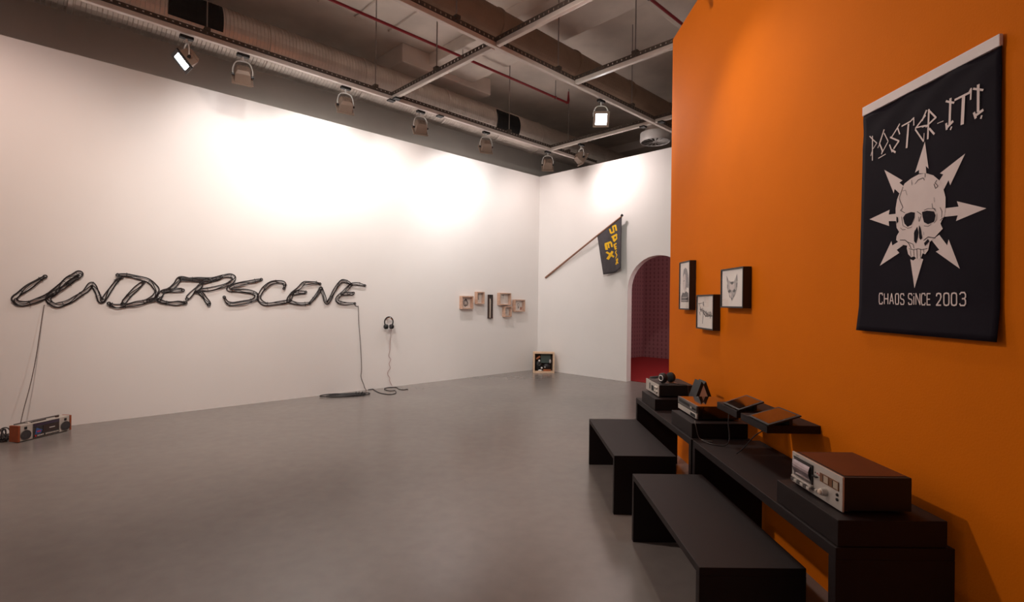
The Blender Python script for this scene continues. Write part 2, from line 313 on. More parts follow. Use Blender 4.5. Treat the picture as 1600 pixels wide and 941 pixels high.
SKULL_LINES=[[[[0.3818, 0.6469], [0.3654, 0.6605], [0.3384, 0.6626], [0.3302, 0.65]], 0.0021], [[[0.4018, 0.6691], [0.3986, 0.6463]], 0.0018], [[[0.3279, 0.6793], [0.3267, 0.6619]], 0.0021], [[[0.2806, 0.6237], [0.2727, 0.6032], [0.2603, 0.6108], [0.2756, 0.6267], [0.2656, 0.6369]], 0.0021], [[[0.4507, 0.6492], [0.474, 0.6043], [0.4616, 0.5792], [0.4494, 0.5589], [0.4642, 0.548], [0.4373, 0.532]], 0.0023], [[[0.2897, 0.5463], [0.2869, 0.527], [0.2691, 0.5175]], 0.0017], [[[0.2486, 0.4687], [0.2389, 0.4753], [0.2292, 0.4778]], 0.0024], [[[0.418, 0.4022], [0.3894, 0.3901], [0.3836, 0.372]], 0.0022], [[[0.3312, 0.5252], [0.3102, 0.5282], [0.2792, 0.5226], [0.269, 0.5092]], 0.0017], [[[0.3691, 0.5268], [0.3443, 0.5095]], 0.0022], [[[0.3303, 0.4602], [0.3092, 0.4542], [0.2937, 0.4611]], 0.0017], [[[0.4631, 0.4708], [0.451, 0.4601], [0.4333, 0.4598]], 0.0018], [[[0.2701, 0.4016], [0.3086, 0.4106], [0.3321, 0.3986]], 0.0029], [[[0.4653, 0.4168], [0.4356, 0.4132], [0.4151, 0.3974], [0.4005, 0.3738]], 0.0027], [[[0.4119, 0.3727], [0.3835, 0.3654], [0.3614, 0.3675], [0.3396, 0.361], [0.3106, 0.3635]], 0.0022], [[[0.4049, 0.3676], [0.4011, 0.3386]], 0.0018], [[[0.3863, 0.3657], [0.3831, 0.3392]], 0.0017], [[[0.368, 0.366], [0.3652, 0.3259]], 0.0022], [[[0.3477, 0.3631], [0.3478, 0.3261]], 0.0021], [[[0.33, 0.3613], [0.3287, 0.3441]], 0.0017], [[[0.3605, 0.5036], [0.3575, 0.4815], [0.3459, 0.5055]], 0.0017], [[[0.4534, 0.6317], [0.4358, 0.6324], [0.4267, 0.6082]], 0.0013], [[[0.2493, 0.5221], [0.2392, 0.504], [0.2414, 0.4798]], 0.0016], [[[0.2799, 0.5694], [0.277, 0.548]], 0.0012], [[[0.3791, 0.45], [0.3844, 0.4333]], 0.0017], [[[0.3326, 0.435], [0.3298, 0.4218]], 0.0013], [[[0.4578, 0.5197], [0.4483, 0.4777], [0.4189, 0.4622], [0.3961, 0.4656]], 0.0018], [[[0.2639, 0.5], [0.266, 0.4756], [0.2785, 0.463]], 0.0017]]
TITLE=[[[[0.6481, 0.9389], [0.6462, 0.8195]], 0.0062], [[[0.647, 0.8707], [0.6578, 0.845]], 0.0042], [[[0.6688, 0.9442], [0.6441, 0.9193], [0.618, 0.8943]], 0.0047], [[[0.618, 0.8956], [0.6434, 0.8748]], 0.0041], [[[0.5689, 0.9432], [0.6016, 0.8855]], 0.0071], [[[0.5704, 0.9265], [0.5455, 0.8808]], 0.0055], [[[0.5455, 0.8808], [0.5831, 0.8391]], 0.0055], [[[0.6016, 0.888], [0.5815, 0.8488]], 0.0076], [[[0.5815, 0.8488], [0.5865, 0.8325]], 0.0056], [[[0.6077, 0.8193], [0.5601, 0.8262]], 0.0046], [[[0.6121, 0.8694], [0.6044, 0.8812]], 0.0046], [[[0.4772, 0.9385], [0.4893, 0.9244], [0.5286, 0.8892]], 0.0068], [[[0.4893, 0.9244], [0.4742, 0.8901]], 0.0063], [[[0.5338, 0.8958], [0.4787, 0.8612]], 0.0069], [[[0.4787, 0.8624], [0.5111, 0.8355]], 0.0083], [[[0.5367, 0.8631], [0.5192, 0.8231]], 0.0064], [[[0.521, 0.8335], [0.4992, 0.816]], 0.0084], [[[0.4651, 0.9222], [0.4136, 0.926], [0.3941, 0.9344]], 0.0066], [[[0.3941, 0.9367], [0.3936, 0.9014]], 0.0061], [[[0.4243, 0.919], [0.4336, 0.8161]], 0.0104], [[[0.3284, 0.9223], [0.3859, 0.8848]], 0.0069], [[[0.38, 0.8874], [0.3321, 0.8804]], 0.0055], [[[0.3859, 0.8824], [0.3383, 0.8151]], 0.0069], [[[0.3383, 0.8151], [0.336, 0.8497]], 0.0036], [[[0.3105, 0.9401], [0.3165, 0.8179]], 0.0087], [[[0.322, 0.9413], [0.3489, 0.9055]], 0.0075], [[[0.3143, 0.94], [0.2742, 0.8921]], 0.0074], [[[0.2742, 0.8945], [0.3289, 0.8728]], 0.008], [[[0.3095, 0.8606], [0.2826, 0.8277]], 0.0086], [[[0.3486, 0.8795], [0.3251, 0.8784]], 0.0063], [[[0.2684, 0.8666], [0.2376, 0.8664]], 0.003], [[[0.2081, 0.9461], [0.2092, 0.8417]], 0.0106], [[[0.2297, 0.9427], [0.2086, 0.9301], [0.1885, 0.92]], 0.0077], [[[0.1921, 0.8504], [0.2248, 0.8321]], 0.0106], [[[0.225, 0.8531], [0.2219, 0.8252]], 0.0089], [[[0.1987, 0.8307], [0.2054, 0.8191]], 0.0065], [[[0.188, 0.9303], [0.1224, 0.932], [0.113, 0.9437]], 0.0085], [[[0.113, 0.9465], [0.1173, 0.9037]], 0.0067], [[[0.1465, 0.9303], [0.1517, 0.8219]], 0.0143], [[[0.0836, 0.9476], [0.0855, 0.8463]], 0.011], [[[0.1051, 0.9405], [0.0652, 0.919]], 0.0077], [[[0.0643, 0.8467], [0.0961, 0.8363]], 0.0105], [[[0.1025, 0.8512], [0.0945, 0.8251]], 0.0095], [[[0.0701, 0.8282], [0.0745, 0.8168]], 0.0066]]
SLOGAN=[[[[[0.57, 0.1719], [0.5734, 0.1818], [0.5885, 0.182], [0.5917, 0.1722], [0.5912, 0.1425], [0.5878, 0.1326], [0.5726, 0.1327], [0.5696, 0.1425]], 0.0057]], [[[[0.5591, 0.1809], [0.5583, 0.1318]], 0.0056], [[[0.5364, 0.1806], [0.5357, 0.1319]], 0.0056], [[[0.5587, 0.1564], [0.536, 0.1562]], 0.0056]], [[[[0.5249, 0.132], [0.5137, 0.1793], [0.5013, 0.1321]], 0.0055], [[[0.5204, 0.1472], [0.5062, 0.1471]], 0.0055]], [[[[0.4875, 0.1783], [0.4741, 0.1781], [0.4711, 0.1711], [0.4707, 0.1386], [0.4734, 0.1316], [0.4868, 0.1316], [0.4898, 0.1386], [0.4903, 0.1713], [0.4875, 0.1783]], 0.0054]], [[[[0.4393, 0.1682], [0.4425, 0.1776], [0.4568, 0.1778], [0.4598, 0.1708], [0.4597, 0.1614], [0.4555, 0.1553], [0.4432, 0.1524], [0.439, 0.1458], [0.4389, 0.1379], [0.4418, 0.1309], [0.4562, 0.1308], [0.4594, 0.1402]], 0.0053]], [[[[0.3931, 0.1681], [0.3963, 0.1774], [0.4108, 0.1776], [0.4138, 0.1707], [0.4137, 0.1614], [0.4094, 0.1553], [0.397, 0.1524], [0.3928, 0.1459], [0.3927, 0.1381], [0.3957, 0.1311], [0.4101, 0.131], [0.4134, 0.1404]], 0.0052]], [[[[0.3827, 0.1664], [0.3822, 0.1301]], 0.0052], [[[0.3828, 0.1786], [0.3828, 0.1747]], 0.0052]], [[[[0.3708, 0.1301], [0.3715, 0.1776], [0.3485, 0.1303], [0.3492, 0.1772]], 0.0051]], [[[[0.3205, 0.1673], [0.3236, 0.1768], [0.3377, 0.177], [0.3406, 0.1675], [0.3402, 0.139], [0.337, 0.1295], [0.323, 0.1296], [0.3201, 0.139]], 0.0051]], [[[[0.2935, 0.1757], [0.3114, 0.176], [0.3108, 0.1297], [0.2929, 0.1298]], 0.005], [[[0.3111, 0.1528], [0.2959, 0.1528]], 0.005]], [[[[0.2634, 0.1646], [0.2613, 0.1741], [0.2522, 0.1764], [0.2432, 0.1738], [0.2408, 0.1619], [0.2451, 0.1501], [0.263, 0.1286], [0.2403, 0.1288]], 0.0059]], [[[[0.2152, 0.177], [0.2056, 0.1744], [0.2032, 0.167], [0.2028, 0.1375], [0.2051, 0.1302], [0.2146, 0.1277], [0.2242, 0.1301], [0.2267, 0.1375], [0.2271, 0.1673], [0.2248, 0.1747], [0.2152, 0.177]], 0.0058]], [[[[0.1799, 0.1769], [0.1706, 0.1743], [0.1683, 0.1669], [0.1679, 0.1377], [0.1701, 0.1304], [0.1793, 0.1279], [0.1886, 0.1303], [0.191, 0.1377], [0.1914, 0.1672], [0.1891, 0.1746], [0.1799, 0.1769]], 0.0057]], [[[[0.1555, 0.1705], [0.1478, 0.1778], [0.1348, 0.1776], [0.1296, 0.1701], [0.1295, 0.1602], [0.1346, 0.1544], [0.1449, 0.1539]], 0.0056], [[[0.1346, 0.1544], [0.1293, 0.1469], [0.1292, 0.1356], [0.1342, 0.1282], [0.1498, 0.1281], [0.1551, 0.1355]], 0.0056]]]
BANNER_CORNERS=[[0.7146, 1.0988], [0.0015, 1.0944], [-0.0035, -0.0008], [0.7349, 0.0019]]
FLAG_STROKES=[[[0.636, 0.081], [0.78, 0.106], [0.759, 0.071], [0.616, 0.045]], [[0.709, 0.06], [0.746, 0.196], [0.813, 0.212], [0.773, 0.078]], [[0.609, 0.053], [0.644, 0.186], [0.704, 0.201], [0.667, 0.07]], [[0.545, 0.186], [0.7, 0.206], [0.674, 0.167], [0.521, 0.146]], [[0.483, 0.055], [0.513, 0.162], [0.577, 0.178], [0.545, 0.072]], [[0.574, 0.283], [0.823, 0.305], [0.788, 0.26], [0.542, 0.236]], [[0.578, 0.259], [0.61, 0.365], [0.698, 0.383], [0.664, 0.279]], [[0.659, 0.392], [0.813, 0.376], [0.763, 0.335], [0.611, 0.35]], [[0.74, 0.266], [0.758, 0.353], [0.816, 0.367], [0.796, 0.281]], [[0.625, 0.456], [0.78, 0.466], [0.754, 0.432], [0.601, 0.421]], [[0.601, 0.437], [0.649, 0.545], [0.728, 0.555], [0.678, 0.449]], [[0.693, 0.563], [0.787, 0.563], [0.758, 0.533], [0.664, 0.532]], [[0.706, 0.517], [0.775, 0.517], [0.749, 0.49], [0.681, 0.49]], [[0.734, 0.578], [0.648, 0.599], [0.688, 0.624], [0.775, 0.603]], [[0.656, 0.617], [0.754, 0.699], [0.807, 0.694], [0.707, 0.613]], [[0.751, 0.675], [0.652, 0.717], [0.699, 0.739], [0.798, 0.697]], [[0.661, 0.754], [0.813, 0.88], [0.884, 0.874], [0.729, 0.749]], [[0.792, 0.752], [0.625, 0.841], [0.695, 0.868], [0.862, 0.78]], [[0.867, 0.817], [0.852, 0.772], [0.786, 0.764], [0.801, 0.81]], [[0.303, 0.351], [0.542, 0.369], [0.511, 0.323], [0.275, 0.301]], [[0.268, 0.319], [0.294, 0.458], [0.383, 0.476], [0.353, 0.339]], [[0.38, 0.344], [0.385, 0.439], [0.449, 0.455], [0.442, 0.361]], [[0.485, 0.343], [0.501, 0.451], [0.572, 0.467], [0.553, 0.36]], [[0.287, 0.52], [0.551, 0.689], [0.609, 0.67], [0.344, 0.502]], [[0.503, 0.527], [0.287, 0.658], [0.369, 0.698], [0.584, 0.568]]]
# ------------------------------------------------------------------ the setting
struct(MB().box(-13, 13, -7, 24, -0.12, 0).build('floor', M['floor']))
struct(MB().box(-0.15, 0, -15, 0.15, 0, HW).build('wall_left', M['white_wall']), g(0, 0), GR)
# back wall with the round-headed opening
def back_wall():
    mb = MB(); s0, s1, sp, n = 2.408, 3.73, 1.81, 20
    cxs, r = (s0 + s1) / 2, (s1 - s0) / 2
    arc = [(cxs - r * math.cos(PI * i / n), sp + r * math.sin(PI * i / n)) for i in range(n + 1)]
    X1, T = 8.0, 0.15
    for y in (0.0, T):
        mb.poly([(0, y, 0), (s0, y, 0), (s0, y, sp), (s0, y, HW), (0, y, HW)])
        mb.poly([(s1, y, 0), (X1, y, 0), (X1, y, HW), (s1, y, HW), (s1, y, sp)])
        for i in range(n):
            a, b = arc[i], arc[i + 1]
            mb.poly([(a[0], y, a[1]), (b[0], y, b[1]), (b[0], y, HW), (a[0], y, HW)])
    def strip(a, b): mb.poly([(a[0], 0, a[1]), (a[0], T, a[1]), (b[0], T, b[1]), (b[0], 0, b[1])])
    path = [(s0, 0)] + arc + [(s1, 0)]
    for i in range(len(path) - 1): strip(path[i], path[i + 1])
    strip((0, HW), (s0, HW)); strip((s1, HW), (X1, HW))
    for i in range(n): strip((arc[i][0], HW), (arc[i + 1][0], HW))
    strip((0, 0), (0, HW)); strip((X1, 0), (X1, HW))
    return mb
struct(back_wall().build('wall_back', M['white_wall']), g(0, 0), GR)
struct(MB().box(OX, OX + 0.2, -5, 5.62, 0, 4.437).build('wall_right', M['orange_wall']))
struct(MB().box(-1.6, -1.4, -15, 6.2, 0, 6.05).build('wall_left_upper', M['grey_wall']), g(0, 0), GR)
struct(MB().box(-1.6, 12, 6.0, 6.2, 0, 6.05).build('wall_back_upper', M['grey_wall']), g(0, 0), GR)
# room behind the archway
struct(MB().box(-0.02, 0.06, 0.152, 4.43, 0, 3.6).build('wall_alcove_left', M['wallpaper']), g(0, 0), GR)
struct(MB().box(0.06, 6.0, 4.43, 4.51, 0, 3.6).build('wall_alcove_back', M['wallpaper']), g(0, 0), GR)
struct(MB().box(6.0, 6.08, 0.152, 4.51, 0, 3.6).build('wall_alcove_right', M['wallpaper']), g(0, 0), GR)
struct(MB().box(0.06, 6.0, 0.152, 4.43, 0.001, 0.012).build('floor_alcove', M['red_carpet']), g(0, 0), GR)
struct(MB().box(-0.02, 6.08, 0.152, 4.51, 3.6, 3.68).build('ceiling_alcove', M['grey_wall']), g(0, 0), GR)
# concrete ceiling with its beams
ceil = struct(MB().box(-1.6, 13, -16, 6.2, 6.05, 6.25).build('ceiling', M['concrete']), g(0, 0), GR)
def ceil_part(name, box):
    return MB().box(*box).build(name, M['concrete'], ceil, bevel=0.02)
ceil_part('beam', (-1.4, 12.5, -3.35, -2.32, 5.83, 6.05))
ceil_part('column_capital', (-1.4, 0.34, -3.92, -1.85, 5.72, 6.05))
ceil_part('beam', (4.15, 5.2, -15.5, -3.36, 5.85, 6.05)); ceil_part('beam', (4.15, 5.2, -2.31, 5.5, 5.85, 6.05))
ceil_part('beam', (-1.4, 12.5, -10.4, -9.4, 5.83, 6.05))
ceil_part('beam', (-1.4, 12.5, 3.6, 4.6, 5.83, 6.05))
for k in range(9):          # fine shutter joints of the board-marked slab, seen as raised fins
    u = -9.1 + 0.6 * k
    ceil_part('board_mark', (0.5, 4.1, u, u + 0.012, 6.04, 6.055))

# unseen lamp added in the room behind the archway (its light reaches the red floor and the paper)
al = thing('added_ceiling_light', 'added unseen round ceiling light for the wallpapered room behind the archway', 'lamp', g(4.6, 2.2, 3.42), GR)
MB().lathe([(0.2, 0.10), (0.22, 0.06), (0.2, 0.02)], 24).build('shade', M['white_metal'], al, smooth=True)
MB().lathe([(0.17, 0.02), (0.14, -0.02), (0.0001, -0.03)], 24).build('diffuser', M['alcove_fill_glow'], al, smooth=True)
MB().tube([(0, 0, 0.1), (0, 0, 0.18)], 0.02).build('stem', M['white_metal'], al)
ld = bpy.data.lights.new('alcove_fill', 'POINT'); ld.energy = 85; ld.color = (1, 0.86, 0.84); ld.shadow_soft_size = 0.15
lo = bpy.data.objects.new('alcove_fill', ld); COL.objects.link(lo); lo.parent = al; lo.location = (0, 0, -0.15)

# ------------------------------------------------------------------ ceiling services
def duct(label, d, u0, u1, z, r, seams, grilles, name='spiral_duct', m='duct'):
    t = thing(name, label, 'duct', g(d, u0, z), GR, None)
    prof = []; L = u1 - u0; n = int(L / 0.05)
    for i in range(n):
        a = i * 0.05
        prof += [(r, a), (r, a + 0.04), (r + (0.006 if m == 'duct' else 0.002), a + 0.045)]
    mb = MB(); mb.lathe(prof, 28, (0, 0, 0), 'y'); mb.build('tube', M[m], t, smooth=False)
    for s in seams:
        MB().lathe([(r + 0.004, s - u0 - 0.03), (r + 0.016, s - u0 - 0.02), (r + 0.016, s - u0 + 0.02), (r + 0.004, s - u0 + 0.03)], 28, (0, 0, 0), 'y').build('collar', M[m], t, smooth=True)
    for (a0, a1, ph0, ph1) in grilles:
        gm = MB(); k = 8
        for i in range(k):
            p, q = math.radians(ph0 + (ph1 - ph0) * i / k), math.radians(ph0 + (ph1 - ph0) * (i + 1) / k)
            ri, ro = r + 0.008, r + 0.02
            gm.hexa([(ri * math.cos(p), a0 - u0, ri * math.sin(p)), (ri * math.cos(q), a0 - u0, ri * math.sin(q)), (ri * math.cos(q), a1 - u0, ri * math.sin(q)), (ri * math.cos(p), a1 - u0, ri * math.sin(p))],
                    [(ro * math.cos(p), a0 - u0, ro * math.sin(p)), (ro * math.cos(q), a0 - u0, ro * math.sin(q)), (ro * math.cos(q), a1 - u0, ro * math.sin(q)), (ro * math.cos(p), a1 - u0, ro * math.sin(p))])
        gr = gm.build('air_grille', M['duct_dark'], t)
        for j in range(7):
            y = a0 + (a1 - a0) * (j + 0.5) / 7
            sl = MB(); rr = r + 0.022
            sl.tube([(rr * math.cos(math.radians(ph0 + (ph1 - ph0) * i / 6)), y - u0, rr * math.sin(math.radians(ph0 + (ph1 - ph0) * i / 6))) for i in range(7)], 0.004, 4)
            sl.build('slat', M['duct_dark'], gr)
    return t
duct('large ribbed spiral duct with dark grilles running above the white wall', 0.05, -14.0, 4.5, 5.28, 0.335,
     [-8.3, -6.1, -4.6, -2.9, -1.5, -0.3], [(-7.37, -6.74, -22, 42), (-1.68, -1.05, -30, 36)])
duct('smooth duct, brown from bounce light put into its colour, along the middle of the ceiling above the second track', 2.69, -14.0, 4.5, 5.45, 0.24, [-5.4, -3.9, -2.2, -0.6, 0.9], [], 'round_duct', 'bounce_brown_duct')

def pipe(label, d, u0, u1, z, hangers, elbow):
    t = thing('sprinkler_pipe', label, 'pipe', g(d, u0, z), GR, 'red sprinkler pipes under the ceiling')
    L = u1 - u0
    MB().tube([(0, 0, 0), (0, L, 0)], 0.022, 10).build('tube', M['red_pipe'], t, smooth=True)
    if elbow:
        MB().tube([(0, L, 0), (0, L + 0.05, 0.01), (0, L + 0.06, 0.06), (0, L + 0.06, 0.24)], [0.026, 0.028, 0.026, 0.012], 10).build('elbow', M['red_pipe'], t, smooth=True)
    for h in hangers:
        mb = MB(); mb.tube([(0, h - u0, 0.02), (0, h - u0, 6.05 - z)], 0.007, 6)
        mb.build('hanger_rod', M['rod'], t)
        MB().tube([(0.03 * math.cos(a), h - u0, 0.03 * math.sin(a)) for a in [2 * PI * i / 10 for i in range(10)]], 0.008, 5, True).build('clip', M['rod'], t)
pipe('thin red sprinkler pipe with upturned end crossing the ceiling left of the brown duct', 1.24, -14, -0.55, 5.7, [-8.0, -5.9, -3.3, -0.9], True)
pipe('thin red sprinkler pipe vanishing behind the top of the orange wall', 4.39, -12, 1.5, 5.7, [-5.0, -2.6, -0.2], False)

ZT = 4.65
def rail_mesh(t, L, ax):
    """Square rail with a slotted cable tray above it, along local y (or x)."""
    def bx(a0, a1, w0, w1, z0, z1, mb):
        return mb.box(w0, w1, a0, a1, z0, z1) if ax == 'y' else mb.box(a0, a1, w0, w1, z0, z1)
    bx(0, L, -0.028, 0.028, -0.028, 0.028, MB()).build('rail', M['rail'], t, bevel=0.006)
    bx(0, L, -0.034, 0.034, 0.03, 0.036, MB()).build('cable_tray', M['rail_dark'], t)
    mb = MB(); n = int(L / 0.07)
    for i in range(n):
        for w in (-0.034, 0.03):
            bx(i * 0.07 + 0.008, i * 0.07 + 0.060, w, w + 0.004, 0.036, 0.066, mb)
    for w in (-0.034, 0.03): bx(0, L, w, w + 0.004, 0.064, 0.078, mb)
    o = mb.build('slotted_edge', M['rail_dark'], t); o['kind'] = 'stuff'
def track(label, d, u0, L, ax, rods, clamps):
    t = thing('lighting_track', label, 'track', g(d, u0, ZT), GR, 'lighting tracks hung under the ceiling')
    rail_mesh(t, L, ax)
    for r in rods:
        p = (0, r - u0) if ax == 'y' else (r - d, 0)
        MB().tube([(p[0], p[1], 0.03), (p[0], p[1], 6.05 - ZT)], 0.008, 6).build('hanger_rod', M['rod'], t)
        MB().box(p[0] - 0.04, p[0] + 0.04, p[1] - 0.03, p[1] + 0.03, 0.083, 0.12).build('rod_bracket', M['rail_dark'], t)
    for c in clamps:
        p = (0, c - u0) if ax == 'y' else (c - d, 0)
        MB().box(p[0] - 0.045, p[0] + 0.045, p[1] - 0.05, p[1] + 0.05, -0.05, -0.029).build('clamp', M['black'], t)
    return t
track('long pale lighting track carrying the row of floodlights along the white wall', 1.16, -13, 13.6, 'y', [-11, -9, -7.12, -4.89, -2.11, -0.38], [-4.62, -3.7])
track('long orange lit lighting track in front of the brown duct', 3.5, -13, 14.2, 'y', [-11, -9, -6.5, -5.2, -3.44, -1.62, 0.4], [])
track('short cross track joining the two long tracks in mid ceiling', 1.20, -4.6, 2.255, 'x', [2.3], [1.29])
track('cross track reaching from the brown duct out of the top of the picture', 3.545, -4.6, 3.4, 'x', [5.0, 6.6], [])
track('cross track nearest the archway wall carrying one floodlight', 1.20, -0.95, 2.255, 'x', [], [3.3])
track('short cross track end beyond the brown duct above the round air outlet', 3.545, -0.95, 1.6, 'x', [4.6], [3.65])
track('perforated cross track running from the brown duct towards the orange wall', 3.545, -3.1, 3.4, 'x', [4.5, 6.4], [])

# ------------------------------------------------------------------ floodlights
def lamp(label, d, u, aim, on, key, size=2.6, hang=0.27, blend=0.9):
    """Floodlight under a track: adapter, yoke, body, visor frame, lens, and its own light."""
    t = thing('track_floodlight', label, 'lamp', g(d, u, ZT - 0.052), GR, 'floodlights on the ceiling tracks')
    a = Vector(aim).normalized(); h = a.cross(Vector((0, 0, 1))).normalized(); v = h.cross(a)
    c = Vector((0, 0, -hang))
    MB().box(-0.03, 0.03, -0.07, 0.07, -0.035, 0.0).build('track_adapter', M['black'], t, bevel=0.004)
    MB().tube([(0, 0, -0.035), (0, 0, -0.09)], 0.012, 8).build('stem', M['white_metal'], t)
    y = [c + h * 0.105, c + h * 0.11 + Vector((0, 0, 0.07)), c + h * 0.075 + Vector((0, 0, hang - 0.11)), Vector((0, 0, -0.09)), c - h * 0.075 + Vector((0, 0, hang - 0.11)), c - h * 0.11 + Vector((0, 0, 0.07)), c - h * 0.105]
    MB().tube(smooth_path(y, 5), 0.008, 6).build('yoke', M['white_metal'], t, smooth=True)
    def q(f, w, hh): return [c + a * f + h * (w * i) + v * (hh * j) for i, j in ((-1, -1), (1, -1), (1, 1), (-1, 1))]
    b = MB(); b.hexa(q(-0.10, 0.062, 0.062), q(-0.06, 0.085, 0.085)); b.hexa(q(-0.06, 0.085, 0.085), q(0.05, 0.09, 0.09))
    body = b.build('housing', M['lamp_body'], t, bevel=0.004)
    fin = MB()
    for k in (-2, -1, 0, 1, 2):
        fin.hexa([c + a * -0.112 + h * (0.024 * k - 0.004) + v * -0.05, c + a * -0.112 + h * (0.024 * k + 0.004) + v * -0.05, c + a * -0.099 + h * (0.024 * k + 0.004) + v * -0.05, c + a * -0.099 + h * (0.024 * k - 0.004) + v * -0.05],
                 [c + a * -0.112 + h * (0.024 * k - 0.004) + v * 0.05, c + a * -0.112 + h * (0.024 * k + 0.004) + v * 0.05, c + a * -0.099 + h * (0.024 * k + 0.004) + v * 0.05, c + a * -0.099 + h * (0.024 * k - 0.004) + v * 0.05])
    fin.build('cooling_fin', M['lamp_body'], body)
    vis = MB(); o1, o2 = 0.118, 0.082
    for (i0, i1, j0, j1) in ((-o1, -o2, -o1, o1), (o2, o1, -o1, o1), (-o2, o2, -o1, -o2), (-o2, o2, o2, o1)):
        vis.hexa([c + a * 0.05 + h * i0 + v * j0, c + a * 0.05 + h * i1 + v * j0, c + a * 0.05 + h * i1 + v * j1, c + a * 0.05 + h * i0 + v * j1],
                 [c + a * 0.066 + h * i0 + v * j0, c + a * 0.066 + h * i1 + v * j0, c + a * 0.066 + h * i1 + v * j1, c + a * 0.066 + h * i0 + v * j1])
    vis.build('visor_frame', M['lamp_body'] if on != 2 else M['lamp_inner'], t)
    MB().hexa(q(0.0505, 0.081, 0.081), q(0.056, 0.081, 0.081)).build('lens', M['lens_on'] if on else M['lens_off'], t)
    MB().tube([c + h * 0.092, c + h * 0.125], 0.016, 10).build('tilt_knob', M['lamp_inner'], t)
    MB().tube([c - h * 0.125, c - h * 0.092], 0.016, 10).build('tilt_knob', M['lamp_inner'], t)
    if key:
        rgb = LIGHT[key]; watt = max(rgb)
        l = bpy.data.lights.new('flood_' + key, 'SPOT'); l.energy = watt; l.color = tuple(x / max(watt, 1e-6) for x in rgb); l.spot_size = size; l.spot_blend = blend
        l.shadow_soft_size = 0.07
        lo = bpy.data.objects.new('flood_' + key, l); COL.objects.link(lo); lo.parent = t
        lo.location = c + a * 0.10; lo.rotation_euler = a.to_track_quat('-Z', 'Y').to_euler()
    return t
WASH = (-0.72, 0.18, -0.67)
def toward(d, u, target):
    v = Vector(target) - g(d, u, ZT - 0.3); return (v.dot(NLv), v.dot(Uv), v.z)
lamp('open floodlight at the near end of the long track with its bright lens showing', 1.16, -7.33, (0.03, -0.74, -0.67), 2, 'near_open')
lamp('floodlight second along the long track, its square back towards us', 1.16, -6.72, WASH, 0, 'wash_1')
lamp('floodlight third along the long track, just before the cross track', 1.16, -5.36, WASH, 0, 'wash_2')
lamp('floodlight hanging just past the cross track joint of the long track', 1.16, -4.08, (-0.72, 0.25, -0.67), 0, 'wash_3')
lamp('floodlight between the joint and the far grille of the long track', 1.16, -2.68, (-0.68, 0.35, -0.67), 0, 'wash_4')
lamp('floodlight last on the long track, nearest the corner of the white walls', 1.16, -1.02, (-0.6, 0.55, -0.6), 0, 'wash_5')
lamp('floodlight under the far cross track, turned to the archway wall', 1.95, -0.95, (0.35, 0.8, -0.5), 0, 'arch')
lamp('glaring floodlight facing us on the track before the brown duct', 3.5, -2.45, toward(3.5, -2.45, (1.0, 2.6, 0.5)), 1, 'glare', size=2.2)
# lamps outside the picture; the last five are added to brighten walls and floor
lamp('floodlight above the picture on the second track, turned to the orange wall', 3.5, -7.6, toward(3.5, -7.6, (OX, 4.3, 2.2)), 0, 'orange_key', size=1.9)
track('added short cross track above the picture over the benches', 5.2, -5.25, 1.4, 'x', [5.4], [])  # unseen track added to carry the bench and fill lamps
lamp('floodlight above the picture on a short track, turned down to the benches', 5.85, -5.25, toward(5.85, -5.25, (0.9, 3.3, 0.3)), 0, 'bench', size=2.0)
lamp('added fill floodlight above the picture on the short track, turned to the far corner', 5.4, -5.25, toward(5.4, -5.25, g(0.9, -0.5, 1.0)), 0, 'fill_far', size=1.5)
lamp('added fill floodlight above the picture on the second track, turned to the cable lettering', 3.5, -7.15, toward(3.5, -7.15, g(0, -4.6, 1.0)), 0, 'fill_mid', size=2.0)
lamp('added fill floodlight above the picture on the second track, turned to the boombox', 3.5, -8.6, toward(3.5, -8.6, g(0, -7.6, 0.8)), 0, 'fill_left', size=2.0)
lamp('added fill floodlight out of the picture at the left end of the long track', 1.16, -9.6, (-0.7, 0.2, -0.68), 0, 'end_fill')
lamp('added bounce floodlight behind us on the second track, turned to the near end of the orange wall', 3.5, -10.2, toward(3.5, -10.2, (OX, 0.3, 1.8)), 0, 'bounce_fill', size=2.0)

# round air outlet
dif = thing('air_outlet', 'round white swirl air outlet hanging beside the top of the orange wall', 'vent', g(2.62, 0.62, 4.86), GR)
MB().lathe([(0.30, 0.0), (0.305, 0.01), (0.30, 0.165), (0.29, 0.17), (0.21, 0.18)], 32).build('housing', M['white_metal'], dif, smooth=True)
MB().lathe([(0.205, 0.18), (0.205, 0.33)], 28).build('neck', M['duct'], dif, smooth=True)
for k in range(16):
    a = 2 * PI * k / 16; c, s = math.cos(a), math.sin(a); a2 = a + 0.24
    MB().poly([(0.05 * c, 0.05 * s, -0.004), (0.27 * c, 0.27 * s, -0.004), (0.27 * math.cos(a2), 0.27 * math.sin(a2), -0.016), (0.05 * math.cos(a2), 0.05 * math.sin(a2), -0.016)]).build('vane', M['white_metal'], dif)
MB().lathe([(0.05, -0.02), (0.05, -0.001)], 16).build('hub', M['white_metal'], dif)
MB().lathe([(0.285, -0.0006), (0.285, -0.0002)], 32).build('dark_throat', M['rail_dark'], dif)
MB().tube([(0.285 * math.cos(2 * PI * i / 32), 0.285 * math.sin(2 * PI * i / 32), -0.006) for i in range(32)], 0.013, 6, True).build('rim', M['white_metal'], dif, smooth=True)
